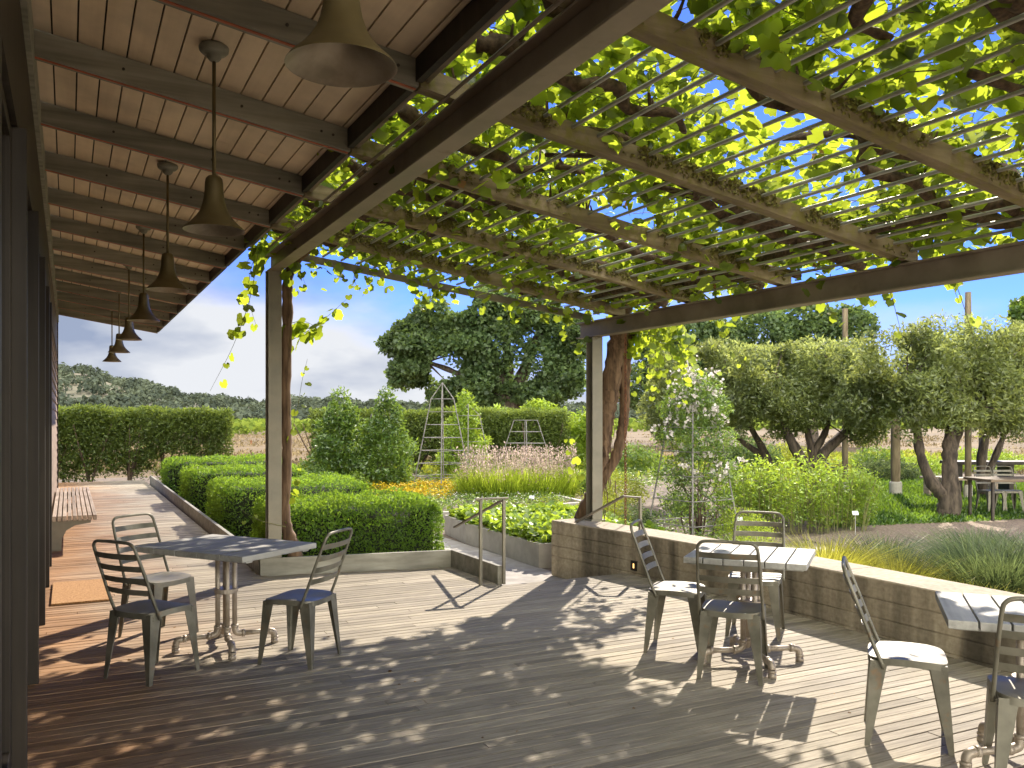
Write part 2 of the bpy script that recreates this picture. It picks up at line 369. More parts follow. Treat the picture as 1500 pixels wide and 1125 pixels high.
M['soffit'] = mat_wood('soffit boards', (0.66, 0.51, 0.35), (0.72, 0.57, 0.40), (0.77, 0.62, 0.45), 'Y', 3, 0.6, 0.07)
M['primer'] = mat_simple('red primed plate', (0.32, 0.065, 0.025), (0.44, 0.10, 0.04), 9, 0.55)
M['dark'] = mat_simple('dark backing', (0.03, 0.024, 0.018), (0.055, 0.045, 0.034), 8, 0.8)
M['tabletop'] = mat_wood('grey table planks', (0.25, 0.245, 0.222), (0.37, 0.36, 0.33), (0.47, 0.455, 0.42), 'Y', 5, 0.62, 0.10)
M['frame'] = mat_wood('brown door frame', (0.017, 0.012, 0.008), (0.028, 0.021, 0.014), (0.045, 0.034, 0.023), 'Z', 3, 0.55)
M['siding'] = mat_wood('painted lap siding', (0.20, 0.145, 0.10), (0.26, 0.19, 0.135), (0.32, 0.24, 0.175), 'Y', 3, 0.65, 0.06)
M['bench'] = mat_wood('bench slats', (0.24, 0.185, 0.135), (0.38, 0.305, 0.235), (0.50, 0.42, 0.335), 'Y', 5, 0.7)
M['kerb'] = mat_wood('grey kerb board', (0.20, 0.19, 0.155), (0.31, 0.295, 0.245), (0.42, 0.40, 0.34), 'X', 3)
M['shade'] = mat_metal('bronze lamp shade', (0.115, 0.088, 0.036), (0.165, 0.130, 0.058), (0.08, 0.05, 0.02), 0.3, 0.45, 0.42, 5)
M['shade_in'] = mat_metal('lamp reflector', (0.20, 0.165, 0.115), (0.36, 0.31, 0.24), (0.28, 0.2, 0.12), 0.3, 0.3, 0.4, 8)
M['bark'] = mat_simple('vine bark', (0.055, 0.030, 0.016), (0.20, 0.125, 0.072), 22, 0.9, 0, (1, 1, 0.15), 0.9)
M['cane'] = mat_simple('vine cane bark', (0.045, 0.027, 0.016), (0.125, 0.08, 0.046), 30, 0.9, 0, None, 0.9)
M['olive_bark'] = mat_simple('olive bark', (0.028, 0.021, 0.015), (0.11, 0.085, 0.062), 14, 0.92, 0, (1, 1, 0.3), 0.9)
M['stem'] = mat_simple('green stem', (0.10, 0.12, 0.03), (0.18, 0.17, 0.05), 12, 0.7)
M['twig'] = mat_simple('brown twig', (0.07, 0.045, 0.028), (0.13, 0.09, 0.058), 12, 0.85)
M['moss'] = mat_simple('beam moss', (0.09, 0.085, 0.02), (0.26, 0.24, 0.06), 30, 0.95)
M['tablewood'] = mat_wood('far table planks', (0.07, 0.05, 0.035), (0.12, 0.09, 0.062), (0.17, 0.13, 0.09), 'X', 5)
M['glass'] = None
def mat_glass():
    m, nt, out = newmat('dark door glass'); n = noise(nt, 1.2, 2)
    c = ramp(nt, n, [(0.3, (0.012, 0.011, 0.010)), (0.7, (0.02, 0.018, 0.016))]); finish(nt, out, c, 0.05, 0, n, 0.02, 0.01); return m
M['glass'] = mat_glass()
M['mat'] = mat_simple('coir', (0.30, 0.15, 0.055), (0.48, 0.27, 0.11), 70, 0.95, 0, None, 0.8)
M['grape'] = mat_leaf('grape leaves', (0.035, 0.085, 0.012), (0.11, 0.19, 0.025), (0.66, 0.80, 0.05), 0.60, 0.03, 0.35)
M['straw'] = mat_leaf('straw', (0.16, 0.12, 0.055), (0.36, 0.28, 0.15), (0.34, 0.27, 0.14), 0.3, 0.0)
M['dry'] = mat_leaf('dry leaves', (0.16, 0.08, 0.03), (0.36, 0.22, 0.08), (0.40, 0.22, 0.06), 0.35, 0.02)
M['box'] = mat_leaf('boxwood leaves', (0.035, 0.095, 0.012), (0.21, 0.36, 0.04), (0.56, 0.84, 0.06), 0.46, 0.02, 0.4)
M['boxcore'] = mat_simple('light blocking hedge core', (0.012, 0.018, 0.006), (0.035, 0.045, 0.015), 12, 0.95)  # solid dark core inside each box hedge, added to stop light passing
M['tallhedge'] = mat_leaf('tall hedge leaves', (0.030, 0.060, 0.012), (0.17, 0.225, 0.045), (0.36, 0.46, 0.06), 0.36, 0.02)
M['oak'] = mat_leaf('oak leaves', (0.030, 0.066, 0.024), (0.16, 0.22, 0.085), (0.34, 0.48, 0.09), 0.40, 0.02, 0.5, 0.4, 0.45)
M['olive'] = mat_leaf('olive leaves', (0.030, 0.058, 0.014), (0.28, 0.32, 0.135), (0.66, 0.74, 0.16), 0.47, 0.03, 0.4, 0.35, 1.1)
M['lime'] = mat_leaf('lime green leaves', (0.13, 0.23, 0.02), (0.32, 0.44, 0.045), (0.62, 0.80, 0.06), 0.45, 0.04)
M['green'] = mat_leaf('mid green leaves', (0.04, 0.105, 0.015), (0.18, 0.28, 0.04), (0.42, 0.60, 0.06), 0.42, 0.05)
M['yellowleaf'] = mat_leaf('yellow green leaves', (0.20, 0.24, 0.025), (0.36, 0.40, 0.05), (0.60, 0.66, 0.05), 0.45, 0.03)
M['petal_y'] = mat_leaf('yellow petals', (0.58, 0.36, 0.01), (0.78, 0.60, 0.03), (0.7, 0.5, 0.03), 0.35, 0.02)
M['petal_w'] = mat_leaf('white petals', (0.64, 0.57, 0.50), (0.80, 0.77, 0.71), (0.7, 0.65, 0.6), 0.35, 0.02)
M['plume'] = mat_leaf('pink grass plumes', (0.40, 0.27, 0.23), (0.66, 0.53, 0.46), (0.75, 0.60, 0.46), 0.45, 0.02)
M['blade_y'] = mat_leaf('yellow grass blades', (0.24, 0.25, 0.025), (0.52, 0.48, 0.08), (0.80, 0.76, 0.10), 0.5, 0.015)
M['blade_b'] = mat_leaf('blue green grass blades', (0.03, 0.055, 0.02), (0.13, 0.175, 0.07), (0.26, 0.33, 0.10), 0.38, 0.015)
M['blade_g'] = mat_leaf('green grass blades', (0.14, 0.24, 0.02), (0.34, 0.46, 0.05), (0.70, 0.85, 0.07), 0.5, 0.02)
M['lawn_blade'] = mat_leaf('lawn blades', (0.03, 0.09, 0.01), (0.11, 0.19, 0.02), (0.28, 0.45, 0.03), 0.45, 0.03)
M['wood_far'] = mat_leaf('woodland crowns', (0.05, 0.065, 0.052), (0.15, 0.175, 0.115), (0.15, 0.18, 0.09), 0.2, 0.0)
M['vineyard'] = mat_leaf('vineyard rows', (0.10, 0.16, 0.03), (0.24, 0.30, 0.06), (0.35, 0.45, 0.06), 0.35, 0.0)
M['soil'] = mat_simple('garden soil', (0.085, 0.062, 0.043), (0.19, 0.145, 0.10), 5, 0.95, 0, None, 0.7, 8)
M['mulch'] = mat_simple('wood chip mulch', (0.10, 0.07, 0.048), (0.27, 0.205, 0.145), 26, 0.95, 0, None, 0.9, 8)
M['field'] = mat_simple('dry field', (0.085, 0.055, 0.018), (0.16, 0.108, 0.040), 0.35, 0.95, 0, (0.12, 1, 1), 0.3, 10)
M['lawn'] = mat_simple('lawn soil', (0.05, 0.10, 0.015), (0.10, 0.17, 0.025), 3, 0.95)
M['path'] = mat_simple('concrete path', (0.26, 0.235, 0.205), (0.38, 0.35, 0.31), 4, 0.85, 0, None, 0.3, 8)
M['planter'] = mat_simple('planter concrete', (0.34, 0.315, 0.275), (0.46, 0.43, 0.38), 4, 0.8, 0, None, 0.25, 8)
M['hill'] = mat_simple('hill soil', (0.05, 0.055, 0.032), (0.16, 0.14, 0.08), 0.02, 0.95, 0, None, 0.0)
M['trellis'] = mat_simple('grey trellis wood', (0.15, 0.145, 0.13), (0.27, 0.255, 0.23), 10, 0.8)
M['rail'] = mat_wood('handrail', (0.12, 0.10, 0.07), (0.21, 0.18, 0.135), (0.31, 0.27, 0.21), 'Y', 6, 0.55)
M['polebark'] = mat_simple('rustic post', (0.10, 0.075, 0.042), (0.21, 0.165, 0.10), 9, 0.9, 0, (1, 1, 0.2), 0.6)
M['sign'] = mat_simple('plant tag zinc', (0.55, 0.58, 0.62), (0.68, 0.70, 0.74), 6, 0.45, 0.2)
def mat_lamp():
    m, nt, out = newmat('lit step light'); e = nt.nodes.new('ShaderNodeEmission'); n = noise(nt, 30, 1)
    nt.links.new(ramp(nt, n, [(0.3, (1, .50, .12)), (0.7, (1, .62, .22))]), e.inputs['Color']); e.inputs['Strength'].default_value = 1.1
    nt.links.new(e.outputs[0], out.inputs['Surface']); return m
M['lit'] = mat_lamp()

GZ = -0.22      # garden level, a little below the deck

# ------------------------------------------------------------------ ground and hills
def disc(name, rad, z, m):
    n = 96; rr = [0, 8, 20, 45, 90, 180, 400, 900, 2500, 6000]; v = [(0, 0, z)]; f = []
    for r in rr[1:]:
        for k in range(n): v.append((r*math.cos(2*math.pi*k/n), r*math.sin(2*math.pi*k/n), z))
    for k in range(n): f.append((0, 1+k, 1+(k+1) % n))
    for i in range(len(rr)-2):
        for k in range(n): a = 1+i*n+k; b = 1+i*n+(k+1) % n; f.append((a, a+n, b+n, b))
    return MB().add(v, f).build(name, m, kind='structure')
disc('ground', 6000, GZ-0.02, M['field'])
def sheet(name, poly, z, m, kind='structure'):
    return MB().add([(x, y, z) for x, y in poly], [tuple(range(len(poly)))]).build(name, m, kind=kind)
sheet('garden_bed', [(-12, -12), (40, -12), (40, 30), (22, 33.5), (-12, 29)], GZ-0.014, M['soil'])
sheet('path', [(3.92, 7.6), (5.4, 7.6), (5.4, 13.6), (5.0, 17), (3.9, 17), (4.35, 13), (4.3, 9.2), (3.92, 9.1)], GZ-0.008, M['path'])
sheet('garden_path', [(6.1, 4.5), (9.5, 4.5), (10.0, 9.4), (9.0, 10.3), (7.0, 9.9), (6.1, 9.0)], GZ-0.008, M['path'])
sheet('mulch_bed', [(9.6, 3), (18, 3), (18, 10), (15.2, 10.4), (12.8, 10.9), (10.4, 10.2), (9.9, 8.2)], GZ-0.003, M['mulch'])
LAWN = [(12.0, 10.9), (15.2, 10.3), (22, 9.6), (26, 12), (26, 21), (17, 19.5), (13.2, 15.5)]
sheet('lawn', LAWN, GZ-0.004, M['lawn'])

def hills():
    # terrain ridge in polar form about the site; its skyline height is given by bearing
    def crest(b):        # b = bearing from +Y towards +X, degrees -> metres above camera at 620 m
        xs = [-70, -40, -12, -2, 1.2, 4, 8, 11, 13, 17, 21, 23.5, 27, 33, 45, 60, 90]
        zs = [60, 56, 48, 40, 33, 26, 17, 14.5, 18, 14.5, 13, 17, 12, 13, 14, 12, 10]
        return np.interp(b, xs, zs)
    nb, nr = 170, 14; v = []; f = []
    for i in range(nb):
        b = -70 + 160*i/(nb-1)
        for j in range(nr):
            t = j/(nr-1); r = 330 + 480*t
            s = math.sin(min(1, t/0.62)*math.pi/2)**1.3
            z = GZ - 2.2 + (crest(b) - 5.5 + 2)*s*(1 + 0.06*math.sin(b*1.7)) - 8*max(0, t-0.62)
            v.append((r*math.sin(R(b)), r*math.cos(R(b)), z))
    for i in range(nb-1):
        for j in range(nr-1): a = i*nr+j; f.append((a, a+1, a+nr+1, a+nr))
    o = MB().add(v, f).build('hills', M['hill'], smooth=True, kind='structure')
    V = np.array(v).reshape(nb, nr, 3)
    g = np.random.default_rng(5); n = 2600
    bi = g.random(n)*(nb-1); ti = np.minimum(g.random(n)**0.8, 0.999)*(nr-4)
    i0 = bi.astype(int); j0 = ti.astype(int); fb = (bi-i0)[:, None]; ft = (ti-j0)[:, None]; i1 = np.minimum(i0+1, nb-1)
    C = (V[i0, j0]*(1-fb)+V[i1, j0]*fb)*(1-ft) + (V[i0, j0+1]*(1-fb)+V[i1, j0+1]*fb)*ft
    keep = (vnoise(C, 0.012) > 0.30); C = C[keep]; n = len(C)
    # a belt of trees at the foot of the hills
    m = 700; b = np.radians(-30 + 120*g.random(m)); r = 285 + 50*g.random(m)
    C = np.concatenate([C, np.stack([r*np.sin(b), r*np.cos(b), np.full(m, GZ-1)], 1)]); n = len(C)
    s = 3.0 + 2.6*g.random(n)
    k = 80; d = unit(g.normal(size=(n*k, 3))); d[:, 2] = np.abs(d[:, 2])*1.0
    P = np.repeat(C, k, 0) + d*np.repeat(s, k)[:, None]*np.array([1, 1, 0.95]) * (0.75+0.3*g.random(n*k))[:, None] + np.array([0, 0, 1.0])
    ti = np.clip(np.repeat(g.random(n)*0.7, k) + g.random(n*k)*0.35, 0, 1)
    foliage('woodland', [leaves(P, np.repeat(s, k)*0.36, DIAMOND_W, d, 0.35, tint=ti, g=g)], M['wood_far'], kind='stuff',
            label='tree covered slopes along the skyline behind the fields', cat='woodland')
DIAMOND_W = leaf_diamond(0.95, 0.1)
hills()

def vineyard():
    g = np.random.default_rng(11); parts = []
    P = []
    for k in range(16):
        y = 100 + k*5.5; n = 1900
        x = -40 + 260*g.random(n); P.append(np.stack([x, y + g.normal(size=n)*0.35, GZ + 0.2 + 1.15*g.random(n)], 1))
    P = np.concatenate(P)
    foliage('vineyard', [leaves(P, 0.75, DIAMOND_W, (0, 0, 1), 1.0, g=g)], M['vineyard'], kind='stuff', label='green vineyard rows beyond the dry field', cat='vineyard')
vineyard()
def stubble():
    g = np.random.default_rng(14); n = 60000; r = 34+66*g.random(n)**1.2; b = np.radians(-6+76*g.random(n)); X, Y = r*np.sin(b), r*np.cos(b)
    P = np.stack([X, Y, np.full(n, GZ)], 1); P = P[(vnoise(P, .16)*.6+vnoise(P, .7)*.4 > .46)]
    foliage('field_stubble', [leaves(P, .19, LANCE, None, .8, (0, 0, .8), .6, .5, g=g)], M['straw'], kind='stuff', label='dry golden stubble and weeds over the open field', cat='stubble')
stubble()

# ------------------------------------------------------------------ deck
def deck():
    mb = MB(); g = random.Random(3); pitch, gap = 0.0875, 0.011
    y = -9.0
    while y < 25.6:
        yc = y + pitch/2
        if yc < 7.93: x1 = 5.75 if yc < 6 else 5.55
        elif yc < 9.55: x1 = 3.90 if yc < 9.13 else 1.78 + (9.53-yc)/0.40*2.1
        else: x1 = 1.84
        x1 = max(x1, 1.84); x0 = -0.32; x = x0 - g.random()*2.4
        while x < x1:
            L = g.choice([2.4, 3.0, 3.6, 4.2]); a, b = max(x, x0), min(x+L, x1)
            if b - a > 0.05: mb.box((a, y, -0.032 + g.uniform(-.0012, .0012)), (b-0.004, y+pitch-gap, g.uniform(-.0015, .0015)), 0, g.random())
            x += L
        y += pitch
    mb.build('deck', M['deck'], kind='structure')
    j = MB()
    for x in np.arange(-0.2, 5.6, 0.45): j.box((x, -9, -0.2), (x+0.05, 7.85 if x > 1.8 else 25.5, -0.034))
    j.box((3.9, 7.90, GZ), (5.42, 7.925, -0.035)); j.build('deck_joists', M['dark'], kind='structure')
deck()
def litter():
    g = np.random.default_rng(77); n = 34; P = np.stack([0.2+5.0*g.random(n), 2.6+6*g.random(n), np.full(n, .006)], 1)
    foliage('fallen_leaves', [leaves(P, .035, GRAPE_C, (0, 0, 1), .15, None, 1, .5, g=g)], M['dry'], kind='stuff', label='few dry fallen leaves scattered on the deck boards', cat='leaf litter')
litter()
def kerb():
    t = empty('deck_kerb', (1.8, 9.5, 0), 0, 'low grey board kerb edging the deck in front of the box hedges', 'kerb')
    def brd(a, b, w=0.05, z1=0.185, z0=-0.2):
        mb = MB(); a, b = Vector(a)-Vector((1.8, 9.5)), Vector(b)-Vector((1.8, 9.5)); zc = (z0+z1)/2
        mb.bar((a.x, a.y, zc), (b.x, b.y, zc), w, z1-z0, 0, random.random()); mb.build('kerb_board', M['kerb'], t, bevel=0.004)
    brd((1.87, 9.66), (1.90, 16.9)); brd((1.90, 16.91), (1.93, 24.6))
    brd((1.84, 9.55), (3.90, 9.17)); brd((3.935, 9.19), (3.935, 7.96))
kerb()

# ------------------------------------------------------------------ seat wall
WALL_F = [(5.25, 9.20), (5.29, 8.85), (5.40, 8.05), (5.50, 7.2), (5.555, 6.3), (5.575, 5.4), (5.58, 4.5), (5.58, 3.0), (5.6, 1.0), (5.6, -2.5), (5.6, -8.5)]
def seat_wall():
    C = catmull([(x, y, 0) for x, y in WALL_F], 8)
    T = np.gradient(C, axis=0); T = unit(T); Nn = np.stack([-T[:, 1], T[:, 0], 0*T[:, 0]], 1)   # towards +X side
    th = 0.44
    prof = [(0, GZ), (0, 0.012), (0.008, 0.018), (0.008, 0.024), (0, 0.030)]
    for z in (0.150, 0.295): prof += [(0, z-0.006), (0.009, z-0.002), (0.009, z+0.003), (0, z+0.007)]
    prof += [(0, 0.442), (0.008, 0.45), (th-0.008, 0.45), (th, 0.442), (th, GZ)]
    n = len(prof); V = []; Fc = []
    for i in range(len(C)):
        for a, z in prof: V.append(tuple(C[i] + Nn[i]*a + np.array([0, 0, z])))
    for i in range(len(C)-1):
        for k in range(n-1): Fc.append((i*n+k, i*n+k+1, (i+1)*n+k+1, (i+1)*n+k))
    Fc.append(tuple(range(n-1, -1, -1)))
    t = empty('seat_wall', (5.58, 4, 0), 0, 'long curved board formed concrete seat wall edging the deck', 'wall')
    mb = MB().add(np.array(V)-np.array([5.58, 4, 0]), Fc); mb.build('wall_body', M['concrete'], t)
    jm = MB()
    for yj in (7.95, 5.05, 2.1, -.8):
        k = int(np.argmin(np.abs(C[:, 1]-yj))); p0 = C[k]-np.array([5.58, 4, 0]); a, b = p0+Nn[k]*.006, p0+Nn[k]*(th-.006)
        jm.bar((a[0], a[1], .4503), (b[0], b[1], .4503), .005, .002)
    jm.build('cap_joint', M['dark'], t)
    # vertical pour joints
    l = MB(); q = at(908, 831, 0.09); k = int(np.argmin(np.abs(C[:, 1]-q.y))); q = Vector(C[k]) - Vector((5.58, 4, 0))
    l.box((q.x-0.004, q.y-0.016, 0.075), (q.x+0.03, q.y+0.016, 0.125)); h = MB()
    for a, b in (((-.010, -.05, .05), (.02, -.018, .155)), ((-.010, .018, .05), (.02, .05, .155)), ((-.010, -.0178, .127), (.02, .0178, .155)), ((-.010, -.0178, .05), (.02, .0178, .073))): h.box((q.x+a[0], q.y+a[1], a[2]), (q.x+b[0], q.y+b[1], b[2]))
    l.build('lens', M['lit'], h.build('step_light', M['frame'], t))
seat_wall()

# ------------------------------------------------------------------ building
XE = 1.72                      # eave
def zw(x): return H + 2.102 - 0.16*x      # underside of rafters and pergola timbers
RY = [3.23 + 1.305*k for k in range(-3, 14)]
YB = -0.95     # roof and pergola cut short behind the viewer to let sky light in
def building():
    B = empty('building', (0, 0, 0), 0, 'single storey timber building with deep boarded eave and dark glazed doors', 'building')
    # soffit boards
    mb = MB(); g = random.Random(9); w = 0.135; x = -0.35; dz = 0.155
    while x < XE-0.02:
        x1 = min(x+w-0.010, XE); y = YB
        while y < 20.4:
            y1 = min(y + g.choice([3.6, 4.2, 4.8]), 20.4)
            a, b = zw(x)+dz, zw(x1)+dz; t = g.random()
            mb.add([(x,y,a),(x1,y,b),(x1,y1-.003,b),(x,y1-.003,a),(x,y,a+.02),(x1,y,b+.02),(x1,y1-.003,b+.02),(x,y1-.003,a+.02)],
                   [(0,3,2,1),(4,5,6,7),(0,1,5,4),(1,2,6,5),(2,3,7,6),(3,0,4,7)], 0, t); y = y1
        x += w
    mb.build('soffit', M['soffit'], B)
    mb = MB(); dz2 = dz+0.023
    V = []
    for x in (-7.0, XE+0.04):
        for y in (YB-0.05, 20.45): V += [(x, y, zw(x)+dz2), (x, y, zw(x)+dz2+0.09)]
    mb.add(V, [(0,2,6,4),(1,5,7,3),(0,1,3,2),(4,6,7,5),(0,4,5,1),(2,3,7,6)]); mb.build('roof', M['dark'], B)
    # rafters: two boards with a red primed steel plate between
    for y in RY:
        if y > 20.3: continue
        mb = MB(); d = 0.15
        for s in (-1, 1):
            ya, yb = (y-0.046, y-0.011) if s < 0 else (y+0.011, y+0.046)
            xa, xb = -0.22, XE
            mb.add([(xa,ya,zw(xa)),(xb,ya,zw(xb)),(xb,yb,zw(xb)),(xa,yb,zw(xa)),(xa,ya,zw(xa)+d),(xb,ya,zw(xb)+d),(xb,yb,zw(xb)+d),(xa,yb,zw(xa)+d)],
                   [(0,3,2,1),(4,5,6,7),(0,1,5,4),(1,2,6,5),(2,3,7,6),(3,0,4,7)], 0, g.random())
        for bx in (XE-0.12, XE-0.2, 1.0, 0.3):      # bolt heads
            mb.tube([(bx, y-0.046, zw(bx)+0.075), (bx, y-0.052, zw(bx)+0.075)], 0.009, 8, 1)
        r = mb.build('rafter', [M['rafter'], M['dark']], B)
        p = MB(); xa, xb = -0.22, XE-0.004; ya, yb = y-0.0105, y+0.0105; dd = -0.005
        p.add([(xa,ya,zw(xa)+dd),(xb,ya,zw(xb)+dd),(xb,yb,zw(xb)+dd),(xa,yb,zw(xa)+dd),(xa,ya,zw(xa)+.14),(xb,ya,zw(xb)+.14),(xb,yb,zw(xb)+.14),(xa,yb,zw(xa)+.14)],
              [(0,3,2,1),(4,5,6,7),(0,1,5,4),(1,2,6,5),(2,3,7,6),(3,0,4,7)]); p.build('steel_plate', M['primer'], r)
    # eave edge: dark angle and round gutter bar between the rafter ends
    for a, b in zip(RY[:-1], RY[1:]):
        if b > 20.3: break
        z = zw(XE); mb = MB(); mb.box((XE-0.02, a+0.05, z+0.02), (XE+0.02, b-0.05, z+0.15)); mb.build('fascia', M['frame'], B)
        if b < 9.8: mb = MB(); mb.tube([(XE+0.05, a+0.05, z+0.05), (XE+0.05, b-0.05, z+0.05)], 0.022, 10); mb.build('gutter_pipe', M['steel'], B, smooth=True)
    mb = MB(); mb.box((XE+0.022, 9.9, zw(XE)+0.06), (XE+0.05, 20.4, zw(XE)+0.2)); mb.build('eave_board', M['rafter'], B)
    # head, wall above doors
    zt = zw(-0.2)+0.14
    mb = MB(); mb.box((-0.30, YB, 3.02), (-0.205, 20.3, zt)); mb.build('door_head', M['frame'], B)
    mb = MB(); mb.box((-0.204, YB, zw(-0.2)-0.16), (-0.176, 20.3, zw(-0.2)+0.10)); mb.build('wall_plate', M['rafter'], B)
    ys = [-0.65, 1.1, 2.85, 4.6, 6.38, 8.15, 9.92, 11.3]
    for i, y in enumerate(ys):
        mb = MB(); mb.box((-0.30, y-0.075, 0.0), (-0.168, y+0.0, 3.02)); mb.box((-0.29, y+0.001, 0.03), (-0.215, y+0.05, 3.02)); mb.build('door_post', M['frame'], B, bevel=0.004)
        if i < len(ys)-1:
            y1 = ys[i+1]-0.075; mb = MB(); mb.box((-0.262, y+0.14, 0.22), (-0.25, y1-0.09, 2.95)); 
            s = MB(); s.box((-0.285, y+0.051, 0.02), (-0.228, y+0.14, 3.01)); s.box((-0.285, y1-0.09, 0.02), (-0.228, y1-0.001, 3.01))
            s.box((-0.284, y+0.141, 0.02), (-0.229, y1-0.091, 0.22)); s.box((-0.284, y+0.141, 2.95), (-0.229, y1-0.091, 3.01))
            dr = s.build('door', M['frame'], B, bevel=0.003); mb.build('glass_pane', M['glass'], dr)
    # lap siding on the far part
    mb = MB(); z = 0.03
    while z < zt-0.1:
        z1 = min(z+0.152, zt); mb.add([(-0.20, 11.36, z), (-0.20, 20.3, z), (-0.222, 20.3, z1), (-0.222, 11.36, z1), (-0.23, 11.36, z), (-0.23, 20.3, z)],
                                     [(0,1,2,3), (0,4,5,1)], 0, random.random()); z += 0.15
    mb.build('siding', M['siding'], B)
    mb = MB(); mb.box((-0.32, 20.301, -0.1), (-0.185, 20.40, zt)); mb.box((-0.26, 11.301, 0.0), (-0.18, 11.359, 3.0)); mb.build('corner_board', M['frame'], B)
    # room behind
    mb = MB(); mb.box((-7, YB, -0.15), (-0.33, 20.3, 3.9)); mb.build('wall', M['dark'], B)
building()

def bench():
    y0, y1 = 12.35, 17.4; t = empty('wall_bench', (-0.2, y0, 0), 0, 'slatted wooden bench fixed along the building wall past the doors', 'bench')
    for k in range(9):
        mb = MB(); x = 0.02+k*0.058; mb.box((x, 0, 0.39), (x+0.044, y1-y0, 0.455), 0, random.random()); mb.build('slat', M['bench'], t, bevel=0.004)
    for y in (0.12, 2.5, 4.85):
        mb = MB(); pr = [(0.0, -0.0), (0.12, 0.0), (0.13, 0.16), (0.18, 0.26), (0.28, 0.32), (0.46, 0.345), (0.46, 0.389), (0.0, 0.389)]
        n = len(pr); V = [(a, y, b) for a, b in pr] + [(a, y+0.06, b) for a, b in pr]
        mb.add(V, [tuple(range(n)), tuple(range(2*n-1, n-1, -1))] + [(i, i+n, (i+1) % n+n, (i+1) % n) for i in range(n)]); mb.build('bracket', M['post'], t)
bench()
def doormat():
    a, b = at(84, 857), at(163, 880); mb = MB(); mb.box((-0.14, b.y-0.02, 0.002), (0.36, a.y+0.05, 0.022))
    mb.build('doormat', M['mat'], bevel=0.006, label='orange coir doormat on the deck outside a glazed door', cat='doormat')
doormat()

# ------------------------------------------------------------------ pendant lamps
def lamps():
    LX = 0.745; zt = zw(LX)+0.155; zb = 2.775
    t = empty('pendant_lamp', (LX, 2.60, zt))
    mb = MB(); mb.lathe([(0.001, -0.002), (0.078, -0.002), (0.084, -0.016), (0.080, -0.036), (0.066, -0.050), (0.042, -0.056), (0.040, -0.072), (0.028, -0.088), (0.016, -0.094), (0.001, -0.095)], 24)
    mb.build('canopy', M['rafter'], t, smooth=True)
    L = zb - zt; sh = 0.30
    mb = MB(); mb.tube([(0, 0, -0.07), (0, 0, L+sh-0.01)], 0.0105, 10); mb.build('rod', M['shade'], t, smooth=True)
    pr = [(0.012, sh+0.012), (0.034, sh+0.010), (0.046, sh-0.004), (0.050, sh-0.03), (0.052, sh-0.07), (0.056, sh-0.11), (0.064, sh-0.15), (0.078, sh-0.19), (0.100, sh-0.225), (0.130, sh-0.258), (0.160, sh-0.285), (0.168, 0.004), (0.170, 0.0)]
    mb = MB(); mb.lathe([(r, z+L) for r, z in pr], 40)
    mb.lathe([(0.170, L), (0.166, L+0.0015), (0.158, L+0.012), (0.127, L+0.038), (0.097, L+0.07), (0.074, L+0.105), (0.060, L+0.145), (0.052, L+0.19), (0.001, L+0.195)], 40, 1)
    s = mb.build('lamp_shade', [M['shade'], M['shade_in']], t, smooth=True)
    mb = MB(); mb.lathe([(0.012, L+0.19), (0.018, L+0.16), (0.03, L+0.13), (0.033, L+0.11), (0.026, L+0.085), (0.001, L+0.075)], 16); mb.build('bulb', M['planter'], s, smooth=True)
    lab = ['biggest bronze bell pendant lamp, closest, cut by the top edge', 'bronze bell pendant lamp on a long rod, second closest of the row',
           'bronze bell pendant lamp, third of the row from the closest', 'bronze bell pendant lamp, fourth of the row from the closest',
           'bronze bell pendant lamp, third from the far end of the row', 'small bronze bell pendant lamp, last but one at the far end of the row', 'smallest bronze bell pendant lamp at the far end of the row']
    for k in range(7):
        o = t if k == 0 else copy_tree(t); o.location = (LX, 2.60+2.61*k, zt)
        tag(o, lab[k], 'pendant lamp', 'bell pendant lamps under the eave')
lamps()

